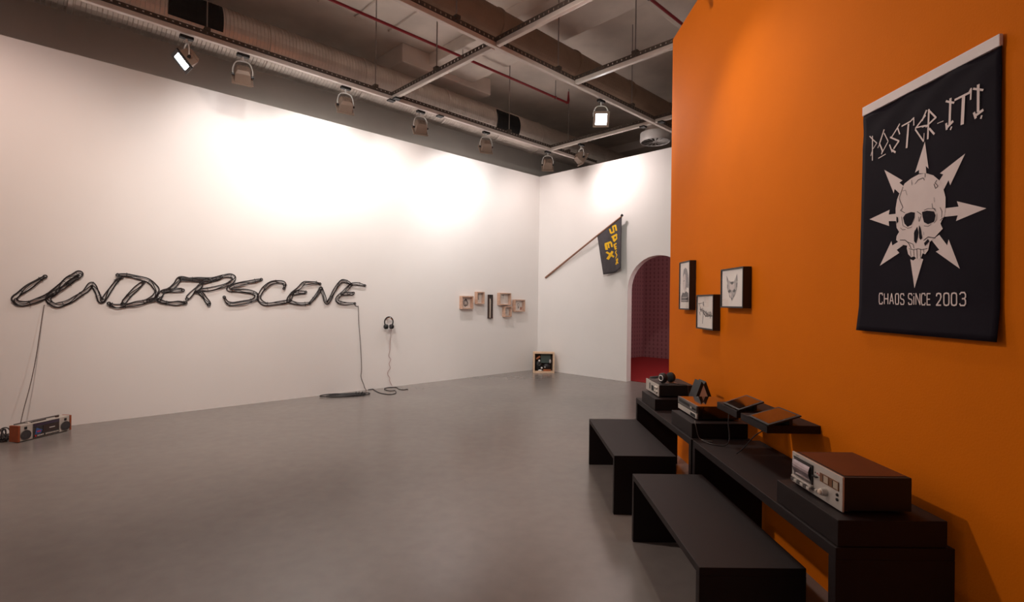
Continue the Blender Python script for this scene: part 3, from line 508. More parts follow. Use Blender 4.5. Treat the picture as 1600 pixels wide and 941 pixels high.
# ------------------------------------------------------------------ cable lettering on the white wall
let = thing('cable_lettering', 'the word UNDERSCENE written in bundled black cables on the white wall', 'sign', g(0, -6.5, 1.45), GR)
rl = random.Random(3)
for key, strokes in LETTERS.items():
    mb = MB()
    for st in strokes:
        path = smooth_path([(p[0] + 6.5, p[1] - 1.45) for p in st], 8)
        n = len(path)
        nrm = []
        for i in range(n):
            t = path[min(i + 1, n - 1)] - path[max(i - 1, 0)]; t = t.normalized() if t.length > 1e-9 else Vector((1, 0)); nrm.append(Vector((-t.y, t.x)))
        width = 0.023
        for k, base in enumerate((-0.95, 0.95, 0.1)):
            ph, ph2, am = rl.uniform(0, 6), rl.uniform(0, 6), (0.75 if k == 2 else rl.uniform(0.08, 0.25))
            pts = []
            for i in range(n):
                tt = i / (n - 1)
                env = min(1.0, 0.35 + 6 * min(tt, 1 - tt))
                o = width * env * (base + am * math.sin(ph + tt * n * 0.20) + 0.10 * math.sin(ph2 + tt * n * 0.4))
                q = path[i] + nrm[i] * o
                pts.append((0.016 + 0.007 * (k % 3) + 0.004 * math.sin(ph + i * 0.3), q.x, q.y))
            mb.tube(pts, (0.0058 if k == 2 else rl.choice((0.0068, 0.0078))), 6)
        # both ends turn back in a loop
        for e in (0, n - 1):
            c = path[e]
            mb.tube([(0.022, c.x + width * 0.75 * math.cos(a), c.y + width * 0.75 * math.sin(a)) for a in [2 * PI * i / 10 for i in range(10)]], 0.007, 6, True)
        # cable ties
        for i in range(7, n - 3, 17):
            a = path[i] + nrm[i] * width * 1.25; b = path[i] - nrm[i] * width * 1.25
            mb.tube([(0.012, a.x, a.y), (0.036, a.x, a.y), (0.038, b.x, b.y), (0.012, b.x, b.y)], 0.0035, 4)
    o = mb.build('letter', M['cable'], let, smooth=True); o['label'] = 'letter ' + key[0] + ' of bundled cables'

def cord(name, label, cat, pts, r, m, origin, group=None, n=6, samples=6):
    o3 = Vector(origin)
    path = smooth_path([Vector(p) - o3 for p in pts], samples)
    o = MB().tube(path, r, n).build(name, m, None, smooth=True)
    return tag(o, label, cat, origin, 0.0, group)
BBX, BBY, BBA = -5.157, 5.452, math.atan2(0.087, 0.554)      # boombox front-left foot and heading
def wallp(u, v, d): return tuple(g(d, u, v))
cl = [tuple(p) for p in CORD_LEFT]
cl[0] = (cl[0][0], cl[0][1], cl[0][2] - 0.03)
cl[-1] = (cl[-1][0], cl[-1][1], max(cl[-1][2], 0.1905))
cord('hanging_cord', 'thin dark cord dropping from the letter U to the boombox', 'cord', cl, 0.0045, M['grey_cord'], cl[-1])
cr = [wallp(p[0], p[1] - (0.03 if i < 2 else 0), 0.018) for i, p in enumerate(CORD_RIGHT)] + [wallp(-4.385, 0.05, 0.02), wallp(-4.37, 0.008, 0.05), wallp(-4.42, 0.006, 0.14)]
cord('hanging_cord', 'thin dark cord dropping from the last letter E to the cable coil', 'cord', cr, 0.0055, M['grey_cord'], cr[-1])

# flat cable coil at the foot of the white wall
cc = Vector((-2.64, 8.37, 0)); ca = math.atan2(0.235, 0.62)
coil = thing('cable_coil', 'long flat coil of black cable lying at the foot of the white wall', 'cable', cc, ca)
for k in range(9):
    a0, b0 = 0.15 + 0.02 * k, 0.045 + 0.011 * k
    ox, oy = rl.uniform(-0.09, 0.09), rl.uniform(-0.045, 0.03)
    MB().tube([(ox + a0 * math.cos(t), oy + b0 * math.sin(t) + 0.01 * math.sin(3 * t + k), 0.0105 + 0.004 * (k % 3) + 0.0015 * math.sin(2 * t + k)) for t in [2 * PI * i / 36 for i in range(36)]], 0.0085, 6, True).build('cable_loop', M['cable'], coil, smooth=True)
for k in range(3):
    MB().tube([(0.16 + 0.05 * k, -0.14, 0.009), (0.17 + 0.05 * k, -0.13, 0.03), (0.17 + 0.05 * k, 0.12, 0.03), (0.16 + 0.05 * k, 0.14, 0.009)], 0.007, 5).build('cable_tie', M['black'], coil)
fl = [(p[0], p[1], 0.006) for p in CORD_FLOOR]
cord('floor_cable', 'loose dark cable snaking over the floor below the headphones', 'cable', fl, 0.0065, M['cable'], fl[0], samples=8)

# ------------------------------------------------------------------ headphones on the white wall
def headphones(label, loc, rz, tilt, R, cupr):
    t = thing('headphones', label, 'headphones', loc, rz)
    X = Matrix.Rotation(tilt, 4, 'X')
    band = [(R * math.cos(a), 0, R * 1.05 * math.sin(a)) for a in [PI * i / 18 for i in range(19)]]
    band = [(R * 0.86, 0, -R * 0.75)] + band + [(-R * 0.86, 0, -R * 0.75)]
    MB().tube(band, 0.011, 8).xf(X).build('headband', M['black'], t, smooth=True)
    inner = [(R * 0.86 * math.cos(a), 0, R * 0.92 * math.sin(a)) for a in [PI * (0.15 + 0.7 * i / 12) for i in range(13)]]
    MB().tube(inner, 0.008, 6).xf(X).build('band_pad', M['copper'], t, smooth=True)
    for s in (-1, 1):
        cup = MB().lathe([(cupr * 0.6, 0.0), (cupr, 0.004), (cupr, 0.03), (cupr * 0.8, 0.042), (0.001, 0.045)], 20, (0, 0, 0), 'x')
        if s < 0: cup.v = [(-x, y, z) for x, y, z in cup.v]
        cup.v = [(x + s * R * 0.52, y, z - R * 0.95) for x, y, z in cup.v]
        c = cup.xf(X).build('ear_cup', M['black'], t, smooth=True)
        pad = MB().lathe([(cupr * 0.5, -0.02), (cupr * 0.95, -0.016), (cupr * 0.98, 0.0)], 20, (0, 0, 0), 'x')
        if s < 0: pad.v = [(-x, y, z) for x, y, z in pad.v]
        pad.v = [(x + s * R * 0.52, y, z - R * 0.95) for x, y, z in pad.v]
        pad.xf(X).build('ear_pad', M['ink'], c, smooth=True)
    return t
hp = headphones('black headphones hanging from a white hook on the white wall', g(0.085, -3.965, 1.169), GR - PI / 2, 0.0, 0.085, 0.042)
hk = MB().tube([(0, 0, 0), (0.08, 0, 0.0), (0.12, 0, 0.005), (0.13, 0, 0.025)], 0.009, 8)
hk.lathe([(0.028, 0.001), (0.028, 0.006)], 16, (0, 0, 0), 'x')
tag(hk.build('wall_hook', M['white_plastic'], None, smooth=True), 'small white hook on the white wall holding the headphones', 'hook', g(0.0, -3.965, 1.226), GR)
hc = [wallp(p[0], p[1], 0.05 if i < 2 else 0.012) for i, p in enumerate(CORD_PHONES)]
cord('headphone_cord', 'thin pale curly cord falling from the wall headphones to the floor', 'cord', hc, 0.0042, M['pale_cord'], hc[-1], samples=8)

# ------------------------------------------------------------------ shadow boxes on the white wall
SB_D = 0.085
def sbox(name, label, u0, u1, z0, z1, fw, m, group, drawing=None, D=SB_D):
    W, H = u1 - u0, z1 - z0
    t = thing(name, label, 'box frame', g(0.001, u0, z0), GR, group)
    for b in ((0, D, 0, W, H - fw, H), (0, D, 0, W, 0, fw), (0, D, 0, fw, fw, H - fw), (0, D, W - fw, W, fw, H - fw)):
        MB().box(*b).build('frame_side', m, t, bevel=0.002)
    MB().box(0.0, 0.006, fw, W - fw, fw, H - fw).build('backing', M['paper'] if m is M['wood'] else M['dark_wood'], t)
    MB().box(D - 0.014, D - 0.011, fw, W - fw, fw, H - fw).build('glass', M['glass'], t)
    if drawing:
        for nm, mm, polys in drawing(W, H):
            mb = MB()
            for k, p in enumerate(polys): mb.poly([(0.0075 + 0.0002 * (k % 5), a, b) for a, b in p])
            mb.build(nm, mm, t)
    return t
def oval(cx, cy, rx, ry, n=14, wob=0.0, sd=0):
    r = random.Random(sd)
    return [(cx + rx * math.cos(2 * PI * i / n) * (1 + wob * r.uniform(-1, 1)), cy + ry * math.sin(2 * PI * i / n) * (1 + wob * r.uniform(-1, 1))) for i in range(n)]
def ring_strokes(cx, cy, rx, ry, w, n=16, wob=0.15, sd=1, a0=0, a1=2 * PI):
    r = random.Random(sd); out = []
    pts = [(cx + rx * math.cos(a0 + (a1 - a0) * i / n) * (1 + wob * r.uniform(-1, 1)), cy + ry * math.sin(a0 + (a1 - a0) * i / n) * (1 + wob * r.uniform(-1, 1))) for i in range(n + 1)]
    for p, q in zip(pts[:-1], pts[1:]):
        d = Vector((q[0] - p[0], q[1] - p[1])); d.normalize(); nn = Vector((-d.y, d.x)) * w / 2
        out.append([(p[0] + nn.x, p[1] + nn.y), (q[0] + nn.x, q[1] + nn.y), (q[0] - nn.x, q[1] - nn.y), (p[0] - nn.x, p[1] - nn.y)])
    return out
def d_wreath(W, H):
    return [('drawing', M['ink'], ring_strokes(W * .52, H * .46, .052, .066, .016, 18, .2, 4) + ring_strokes(W * .53, H * .44, .03, .045, .010, 14, .3, 5) + [oval(W * .52, H * .72, .02, .018)])]
def d_figure(W, H):
    return [('drawing', M['ink'], [oval(W * .38, H * .74, .022, .026, 10, .2, 2), oval(W * .30, H * .36, .022, .016, 10, .3, 3)]), ('drawing', M['ink_grey'], [oval(W * .42, H * .55, .02, .04, 10, .2, 6), oval(W * .48, H * .4, .02, .014, 10, .3, 8)])]
def d_strand(W, H):
    return [('drawing', M['ink_light'], [[(W * .5, H * .86), (W * .54, H * .86), (W * .53, H * .48), (W * .51, H * .48)], oval(W * .52, H * .80, .02, .018)])]
def d_sprig(W, H):
    return [('drawing', M['ink_light'], ring_strokes(W * .52, H * .52, .022, .04, .008, 12, .3, 9))]
def d_ring(W, H):
    return [('drawing', M['ink_grey'], ring_strokes(W * .55, H * .56, .026, .034, .009, 14, .15, 10) + [oval(W * .56, H * .34, .018, .022, 10, .2, 3)]), ('drawing', M['copper'], [[(W * .72, H * .14), (W * .9, H * .14), (W * .9, H * .38), (W * .72, H * .38)]])]
GB = 'box frames on the white wall'
sbox('box_frame', 'leftmost wooden box frame, with a dark wreath inside, near the corner', -2.32, -2.02, 1.40, 1.66, .022, M['wood'], GB, d_wreath)
sbox('box_frame', 'small upright wooden box frame left of the dark narrow box', -1.925, -1.72, 1.50, 1.752, .02, M['wood'], GB, d_figure)
dk = sbox('box_frame', 'narrow dark brown upright box frame holding one pale stick', -1.566, -1.452, 1.197, 1.70, .012, M['dark_wood'], GB, None, 0.045)
st = MB().tube([(0.006, 0.0225, 0.06), (0.006, 0.0235, 0.24), (0.006, 0.0225, 0.40), (0.006, 0.022, 0.46)], [0.0085, 0.008, 0.009, 0.006], 10).xf(Matrix.Diagonal((1, 2, 1, 1)))
tag(st.build('stick', M['cream'], None, smooth=True), 'pale slender stick standing inside the narrow dark box', 'stick', g(0.012, -1.552, 1.155), GR)
sbox('box_frame', 'wooden box frame touching a smaller one below it, a thin hanging strand inside', -1.293, -0.954, 1.482, 1.744, .022, M['wood'], GB, d_strand)
sbox('box_frame', 'smallest wooden box frame, hung lowest under the strand box', -1.14, -0.928, 1.227, 1.455, .02, M['wood'], GB, d_sprig)
sbox('box_frame', 'rightmost wooden box frame, with a small ring shape and copper corner inside', -0.832, -0.514, 1.339, 1.605, .022, M['wood'], GB, d_ring)

# ------------------------------------------------------------------ wooden box on the floor in the corner
FX, FY, FW, FH, FD = 0.525, 11.33, 0.466, 0.455, 0.19
fb = thing('wooden_crate', 'open square pale wooden box of odds and ends standing in the white corner', 'box', (FX, FY, 0), 0.0)
tw = 0.035
for b in ((0, FW, 0, FD, 0, tw), (0, FW, 0, FD, FH - tw, FH), (0, tw, 0, FD, tw, FH - tw), (FW - tw, FW, 0, FD, tw, FH - tw)):
    MB().box(*b).build('side_board', M['pale_wood'], fb, bevel=0.003)
MB().box(tw, FW - tw, FD - 0.012, FD - 0.002, tw, FH - tw).build('back_board', M['dark_wood'], fb)
def inbox(name, label, cat, m, x, y, z, mb, rot=(0, 0, 0)):
    o = mb.build(name, m, None, smooth=True); tag(o, label, cat, (FX + x, FY + y, z)); o.rotation_euler = rot; return o
def blob(rx, ry, rz, n=12, k=7):
    return MB().lathe([(max(rx * math.sin(PI * i / k), 0.0008), -rz * math.cos(PI * i / k)) for i in range(k + 1)], n).xf(Matrix.Diagonal((1, ry / rx, 1, 1)))
inbox('case', 'rounded dark green case at the back of the wooden box', 'case', M['green_grey'], .27, .125, .312, MB().box(-.10, .12, -.03, .03, -.10, .09))
inbox('plug', 'white round plug in the upper left of the wooden box', 'plug', M['white_plastic'], .135, .05, .263, blob(.024, .024, .026))
inbox('disc', 'grey oval disc at the right of the wooden box', 'disc', M['ink_light'], .375, .05, .252, blob(.024, .02, .045))
inbox('plug', 'white plug low in the middle of the wooden box', 'plug', M['white_plastic'], .19, .045, .105, blob(.024, .022, .022))
inbox('plug', 'small grey plug beside the low white plug in the wooden box', 'plug', M['ink_light'], .262, .05, .12, blob(.02, .02, .016))
inbox('copper_bar', 'copper coloured bar lying along the bottom of the wooden box', 'bar', M['copper'], .30, .05, .0555, MB().box(-.075, .09, -.02, .02, -.02, .02))
inbox('cloth', 'crumpled white scrap on the bottom left of the wooden box', 'scrap', M['paper'], .155, .04, .052, blob(.045, .03, .016))
inbox('leather_roll', 'reddish brown roll in the top left of the wooden box', 'roll', M['copper'], .105, .10, .325, MB().tube([(-.03, 0, -.03), (.05, 0, .03)], .026, 10))
inbox('black_bundle', 'black bundle filling the lower left of the wooden box', 'bundle', M['black'], .115, .11, .15, blob(.078, .05, .115))
inbox('black_bundle', 'black bundle behind the copper bar in the wooden box', 'bundle', M['cable'], .31, .12, .125, blob(.1, .05, .08))
c1 = inbox('cable_ring', 'thin cable ring hooked inside the wooden box', 'cable', M['silver_dark'], .13, .04, .19, MB().tube([(.045 * math.cos(a), 0, .022 * math.sin(a)) for a in [2 * PI * i / 16 for i in range(16)]], .005, 5, True))

# ------------------------------------------------------------------ flag on a pole
fl_base = (0.241, -0.026, 2.115); fl_mid = (1.719, -0.085, 2.945); fl_tip = (2.329, -0.11, 3.276)
fo = Vector(fl_base)
fg = thing('flag', 'black flag with yellow letters on a slanting wooden pole above the archway side', 'flag', g(*fl_base), GR)
MB().tube([Vector(p) - fo for p in (fl_base, fl_mid, fl_tip)], [0.021, 0.018, 0.017], 10).build('pole', M['pole_wood'], fg, smooth=True)
MB().lathe([(0.024, 0), (0.03, 0.02), (0.001, 0.05)], 12).xf(Matrix.Translation(Vector(fl_tip) - fo)).build('pole_cap', M['black'], fg, smooth=True)
fTL, fTR, fBR, fBL = [Vector(p) - fo for p in (fl_mid, fl_tip, (2.337, -0.10, 2.247), (1.891, -0.085, 2.137))]
def flag_pt(a, b, off=0.0):
    p = (1 - b) * ((1 - a) * fTL + a * fTR) + b * ((1 - a) * fBL + a * fBR)
    wv = 0.03 * math.sin(6.5 * a + 1.2 * b) * min(1, b * 2.0) + 0.016 * math.sin(11 * a - 2 * b) * b
    sag = 0.035 * math.sin(PI * b) * (a - 0.2)
    return (p.x - sag * 0.4, p.y - wv - off, p.z - 0.03 * b * math.sin(PI * a))
mb = MB(); na, nb = 20, 22
for i in range(na + 1):
    for j in range(nb + 1): mb.v.append(flag_pt(i / na, j / nb))
for i in range(na):
    for j in range(nb): mb.f.append((i * (nb + 1) + j, i * (nb + 1) + j + 1, (i + 1) * (nb + 1) + j + 1, (i + 1) * (nb + 1) + j))
cloth = mb.build('cloth', M['flag'], fg, smooth=True)
sol = cloth.modifiers.new('thickness', 'SOLIDIFY'); sol.thickness = 0.003
fm = MB()
for q in FLAG_STROKES:          # each quad split so that it follows the folds
    A_, B_, C_, D_ = [Vector(p) for p in q]
    for i in range(3):
        t0, t1 = i / 3, (i + 1) / 3
        fm.poly([flag_pt(*(A_.lerp(B_, t0)), 0.006), flag_pt(*(A_.lerp(B_, t1)), 0.006), flag_pt(*(D_.lerp(C_, t1)), 0.006), flag_pt(*(D_.lerp(C_, t0)), 0.006)])
fm.build('yellow_lettering', M['flag_yellow'], cloth)

# ------------------------------------------------------------------ banner on the orange wall
bn = thing('banner', 'black fabric banner with white skull, arrows and lettering on the orange wall', 'banner', (OX, 1.82, 1.43), 0.0)
BW, BH = 0.715, 1.097
def bnr(a, b, off=0.0):
    top = max(0.0, min(1.0, (b - 0.86) / 0.18))
    x = 0.010 + 0.005 * top * math.sin(a * 26 + b * 9) * math.sin(b * 31) + 0.002 * math.sin(a * 9)
    if b < 0.12: x += 0.012 * (0.12 - b) / 0.12
    return (-x - off, a, b)
mb = MB(); na, nb = 30, 44; c0, c1_, c2, c3 = BANNER_CORNERS
def corner(i, j):
    a, b = i / na, j / nb       # a: far to near edge, b: bottom to top
    lo = Vector(c3).lerp(Vector(c2), a); hi = Vector(c0).lerp(Vector(c1_), a)
    hi = hi - Vector((0, 0.041))
    return lo.lerp(hi, b)
for i in range(na + 1):
    for j in range(nb + 1):
        p = corner(i, j); mb.v.append(bnr(p.x, p.y))
for i in range(na):
    for j in range(nb): mb.f.append((i * (nb + 1) + j, i * (nb + 1) + j + 1, (i + 1) * (nb + 1) + j + 1, (i + 1) * (nb + 1) + j))
bf = mb.build('fabric', M['banner'], bn, smooth=True)
sm = bf.modifiers.new('thickness', 'SOLIDIFY'); sm.thickness = 0.002; sm.offset = 0
h0, h1 = Vector(c0), Vector(c1_)
MB().hexa([(-0.004, h0.x, h0.y), (-0.018, h0.x, h0.y), (-0.018, h0.x, h0.y - 0.044), (-0.004, h0.x, h0.y - 0.044)],
          [(-0.004, h1.x, h1.y), (-0.018, h1.x, h1.y), (-0.018, h1.x, h1.y - 0.044), (-0.004, h1.x, h1.y - 0.044)]).build('white_hem', M['banner_hem'], bn, bevel=0.003)
for A_ in ARROWS: MB().poly([bnr(a, b, 0.0030) for a, b in A_]).build('arrow', M['banner_print'], bn)
sk = MB().poly([bnr(a, b, 0.0040) for a, b in SKULL]).build('skull', M['banner_print'], bn)
mb = MB()
for P_ in SKULL_DARK: mb.poly([bnr(a, b, 0.0050) for a, b in P_])
mb.build('skull_hollow', M['banner'], sk)
mb = MB()
for pts, ww in SKULL_LINES: stroke_polys(mb, pts, ww, lambda a, b: bnr(a, b, 0.0052))
mb.build('crack_line', M['banner'], sk)
mb = MB()
for pts, ww in TITLE: stroke_polys(mb, pts, ww, lambda a, b: bnr(a, b, 0.0040))
mb.build('title_lettering', M['banner_print'], bn)
for ch in SLOGAN:          # CHAOS SINCE 2003, letter by letter
    mb = MB()
    for pts, ww in ch: stroke_polys(mb, pts, ww, lambda a, b: bnr(a, b, 0.0040))
    mb.build('slogan_letter', M['banner_print'], bn)

# ------------------------------------------------------------------ framed prints on the orange wall
PT = 0.062
def framed(label, y0, y1, z0, z1, draw):
    W, H = y1 - y0, z1 - z0; fw = 0.012
    t = thing('framed_print', label, 'picture', (OX - 0.001, y0, z0), 0.0, 'framed prints on the orange wall')
    for b in ((-PT, 0, 0, W, H - fw, H), (-PT, 0, 0, W, 0, fw), (-PT, 0, 0, fw, fw, H - fw), (-PT, 0, W - fw, W, fw, H - fw)):
        MB().box(*b).build('frame_side', M['frame_black'], t, bevel=0.001)
    MB().box(-PT + 0.010, -PT + 0.016, fw, W - fw, fw, H - fw).build('print', M['paper'], t)
    MB().box(-PT + 0.003, -PT + 0.005, fw, W - fw, fw, H - fw).build('glass', M['glass'], t)
    lv = 0.0
    for nm, mm, polys in draw(W, H):
        mb = MB(); lv += 0.0004
        for p in polys: mb.poly([(-PT + 0.0096 - lv, W * (1 - a), H * b) for a, b in p])   # a runs from the far edge
        mb.build(nm, mm, t)
def d_portrait(W, H):
    return [('drawing', M['ink_grey'], [[(.33, .60), (.30, .72), (.36, .83), (.52, .87), (.68, .83), (.80, .70), (.86, .50), (.82, .44), (.66, .46), (.62, .40), (.50, .42), (.42, .42)]]),
            ('drawing', M['paper_shade'], [[(.30, .55), (.33, .68), (.44, .75), (.54, .72), (.58, .60), (.56, .46), (.48, .40), (.36, .42)], [(.44, .42), (.60, .44), (.62, .36), (.46, .35)]]),
            ('drawing', M['ink'], [[(.14, .16), (.16, .28), (.30, .36), (.46, .34), (.62, .38), (.82, .34), (.84, .16)], [(.36, .60), (.46, .61), (.46, .595), (.36, .585)]]),
            ('drawing', M['ink_light'], [[(.18, .18), (.78, .18), (.78, .2), (.18, .2)], [(.25, .24), (.75, .24), (.75, .26), (.25, .26)]])]
def d_scrawl(W, H):
    r = random.Random(12); polys = []
    def bar(x0, y0, x1, y1, w):
        d = Vector((x1 - x0, y1 - y0)).normalized(); n = Vector((-d.y, d.x)) * w / 2
        polys.append([(x0 + n.x, y0 + n.y), (x1 + n.x, y1 + n.y), (x1 - n.x * .5, y1 - n.y * .5), (x0 - n.x, y0 - n.y)])
    bar(.08, .74, .42, .76, .018); bar(.14, .74, .18, .66, .02); bar(.38, .80, .40, .66, .04); bar(.34, .72, .44, .70, .02)
    for k in range(9):
        x = .20 + .075 * k; y = .60 - .022 * k
        bar(x, y + r.uniform(.02, .07), x + r.uniform(-.02, .04), y - r.uniform(.06, .12), .035)
        bar(x - .03, y - .02 + r.uniform(-.02, .03), x + .07, y - .04, .02)
    bar(.16, .50, .20, .40, .03); bar(.40, .50, .34, .16, .035); bar(.42, .46, .56, .36, .05); bar(.50, .38, .92, .40, .03); bar(.58, .44, .66, .36, .04); bar(.80, .52, .86, .40, .04)
    return [('drawing', M['ink'], polys)]
def d_mask(W, H):
    return [('drawing', M['ink_light'], [[(.24, .82), (.33, .70), (.44, .66), (.58, .67), (.70, .84), (.72, .68), (.70, .46), (.60, .30), (.48, .19), (.38, .30), (.28, .46), (.26, .66)]]),
            ('drawing', M['paper_shade'], [[(.36, .62), (.48, .58), (.60, .62), (.60, .50), (.52, .44), (.40, .46)], [(.36, .36), (.46, .38), (.46, .26), (.42, .28)]]),
            ('drawing', M['ink'], [[(.30, .42), (.40, .47), (.46, .42), (.36, .38)], [(.52, .42), (.60, .47), (.66, .43), (.58, .38)], [(.40, .64), (.50, .66), (.56, .64), (.50, .58)], [(.46, .22), (.49, .18), (.52, .22), (.49, .26)],
                                   [(.24, .83), (.26, .66), (.28, .67), (.28, .76)], [(.70, .85), (.72, .66), (.69, .67), (.68, .78)], [(.68, .62), (.72, .62), (.71, .50), (.68, .52)], [(.27, .60), (.30, .58), (.29, .50), (.27, .50)], [(.36, .34), (.40, .30), (.42, .24), (.38, .28)], [(.56, .30), (.60, .34), (.58, .28), (.54, .24)]])]
framed('tall black framed portrait of a long haired person, farthest on the orange wall', 4.83, 5.13, 1.497, 1.964, d_portrait)
framed('black framed print of scrawled black lettering, hung lowest of the three prints', 4.262, 4.65, 1.334, 1.634, d_scrawl)
framed('black framed drawing of a horned animal mask, nearest of the three prints', 3.717, 4.115, 1.526, 1.829, d_mask)
# ------------------------------------------------------------------ benches and tables
def bench(name, label, cat, x0, x1, y0, y1, h, ts, tl, group, far_trim=0.0):
    t = thing(name, label, cat, (x0, y0, 0), 0.0, group)
    W, L = x1 - x0, y1 - y0
    MB().box(0, W, 0, L, h - ts, h).build('seat' if cat == 'bench' else 'tabletop', M['felt'], t, bevel=0.003)
    MB().box(0, W, 0, tl, 0, h - ts).build('end_panel', M['felt'], t, bevel=0.002)
    MB().box(0, W - far_trim, L - tl, L, 0, h - ts).build('end_panel', M['felt'], t, bevel=0.002)
    return t
bench('bench', 'low black bench farther from us, beside the farther long table', 'bench', 0.778, 1.233, 3.785, 4.985, 0.432, 0.035, 0.04, 'low black benches')
bench('bench', 'low black bench nearer to us, in front of the cassette deck', 'bench', 0.818, 1.274, 2.192, 3.392, 0.432, 0.035, 0.04, 'low black benches')
bench('table', 'long black table farther from us carrying the headphones and two decks', 'table', 1.243, 1.66, 3.51, 5.045, 0.63, 0.045, 0.045, 'long black tables', 0.02)
bench('table', 'long black table nearer to us carrying the silver cassette deck', 'table', 1.25, 1.706, 1.96, 3.50, 0.63, 0.045, 0.045, 'long black tables')
def riser(label, x0, x1, y0, y1, z0, z1):
    tag(MB().box(0, x1 - x0, 0, y1 - y0, 0, z1 - z0).build('plinth', M['felt'], None, bevel=0.003), label, 'plinth', (x0, y0, z0), 0.0, 'black plinths on the tables')
ZB = 0.6305
riser('black plinth under the receiver with the headphones', 1.258, 1.65, 4.44, 4.88, ZB, 0.728)
riser('black plinth under the video recorder', 1.258, 1.645, 3.54, 3.985, ZB, 0.732)
riser('black plinth under the silver cassette deck', 1.262, 1.682, 1.967, 2.42, ZB, 0.732)
def shelf(label, x0, y0, y1):
    t = thing('wall_shelf', label, 'shelf', (x0, y0, 0.835), 0.0, 'black shelves on the orange wall')
    W = OX - x0; L = y1 - y0
    MB().box(0, W, 0, L, 0, 0.045).build('board', M['felt'], t, bevel=0.002)
    MB().box(W - 0.006, W - 0.001, 0.08, L - 0.08, -0.02, -0.0005).build('bracket', M['black'], t)
shelf('black wall shelf with the farther tablet, next to the video recorder', 1.437, 3.25, 3.56)
shelf('black wall shelf with the nearer tablet, behind the cassette deck', 1.44, 2.872, 3.20)
def tablet(label, x0, x1, z0, z1, y0, y1):
    L, W = y1 - y0, math.hypot(x1 - x0, z1 - z0); tilt = math.atan2(z1 - z0, x1 - x0)
    t = thing('tablet', label, 'tablet', (x0, y0, z0), 0.0, 'tablets on the wall shelves')
    R_ = Matrix.Rotation(-tilt, 4, 'Y')
    MB().box(0, W, 0, L, 0, 0.009).xf(R_).build('body', M['black'], t, bevel=0.002)
    MB().box(0.012, W - 0.012, 0.018, L - 0.018, 0.0092, 0.0100).xf(R_).build('screen', M['black_gloss'], t)
    MB().lathe([(0.006, 0.0092), (0.006, 0.0102)], 12, (W / 2, 0.009, 0)).xf(R_).build('home_button', M['silver_dark'], t)
    hz = (W - 0.02) * math.sin(tilt)
    MB().box((W - 0.05) * math.cos(tilt), (W - 0.03) * math.cos(tilt), 0.04, L - 0.04, 0.8805 - z0, (W - 0.05) * math.sin(tilt) - 0.001).build('stand', M['black'], t)
    return t
tablet('black tablet propped on the farther wall shelf', 1.446, 1.605, 0.882, 0.936, 3.235, 3.475)
tablet('black tablet propped on the nearer wall shelf', 1.432, 1.615, 0.882, 0.936, 2.838, 3.08)

# ------------------------------------------------------------------ silver cassette deck on the nearer table
DX, DY, DZ, DW, DL, DH = 1.316, 2.026, 0.7325, 0.277, 0.362, 0.142
cd = thing('cassette_deck', 'silver faced cassette deck with a reddish reflection coloured into its top on the nearer table', 'tape deck', (DX, DY, DZ), 0.0)
for fx in (0.04, DW - 0.04):
    for fy in (0.04, DL - 0.04): MB().lathe([(0.018, 0), (0.016, 0.0095)], 12, (fx, fy, 0)).build('foot', M['black'], cd)
MB().box(0.008, DW, 0.004, DL - 0.004, 0.01, DH).build('case', M['black'], cd, bevel=0.003)
# face is the plane x = 0, read from the far end (a = 0) to the near end (a = 1)
def fy_(a): return DL * (1 - a)
def fz_(b): return 0.006 + (DH - 0.004) * b
MB().box(0, 0.0078, 0, DL, 0.006, DH + 0.002).build('faceplate', M['silver'], cd, bevel=0.0015)
def face(name, m, a0, a1, b0, b1, d0, d1, parent=None, bevel=0.0):
    return MB().box(-d1, -d0, fy_(a1), fy_(a0), fz_(b0), fz_(b1)).build(name, m, parent or cd, bevel=bevel)
well = face('cassette_door', M['silver_dark'], .06, .45, .28, .86, 0.0002, 0.004)
pm = MB()          # curved door window, its bright sheen put into the colour
for i in range(6):
    b0, b1 = .34 + .47 * i / 6, .34 + .47 * (i + 1) / 6
    q0, q1 = 0.0045 + 0.012 * math.sin(PI * i / 7), 0.0045 + 0.012 * math.sin(PI * (i + 1) / 7)
    pm.poly([(-q0, fy_(.08), fz_(b0)), (-q1, fy_(.08), fz_(b1)), (-q1, fy_(.43), fz_(b1)), (-q0, fy_(.43), fz_(b0))])
pm.build('door_window', M['window_sheen'], well, smooth=True)
face('door_rim', M['black'], .055, .455, .86, .885, 0.0002, 0.006, well); face('door_rim', M['black'], .445, .46, .28, .88, 0.0002, 0.006, well)
face('key_rail', M['silver'], .05, .47, .205, .27, 0.0002, 0.014, None, 0.002)
for k in range(6):
    kb_ = face('piano_key', M['silver'] if k % 2 else M['silver_dark'], .055 + .068 * k, .115 + .068 * k, .10, .19, 0.0002, 0.018, None, 0.0015)
face('pause_lever', M['black'], .485, .535, .17, .21, 0.0002, 0.014); face('pause_lever', M['silver'], .545, .58, .19, .24, 0.0002, 0.014)
for a0 in (.60, .775):
    mt = face('level_meter', M['meter'], a0, a0 + .165, .54, .80, 0.0002, 0.003)
    face('meter_dial', M['meter_pale'], a0 + .075, a0 + .155, .57, .77, 0.003, 0.0036, mt)
    face('meter_needle', M['black'], a0 + .06, a0 + .068, .57, .77, 0.003, 0.0042, mt)
face('lever_switch', M['black'], .475, .555, .585, .62, 0.0002, 0.012)
for a, b, m in ((.50, .70, 'black'), (.54, .70, 'red_mark'), (.57, .68, 'red_mark')):
    face('indicator', M[m], a, a + .012, b, b + .03, 0.0002, 0.002)
def knob(parent, y, z, r, l, m, name='knob'):
    return MB().lathe([(r * 1.05, -0.0002), (r, -0.004), (r * 0.92, -l), (r * 0.6, -l - 0.002)], 20, (0, y, z), 'x').build(name, m, parent, smooth=True)
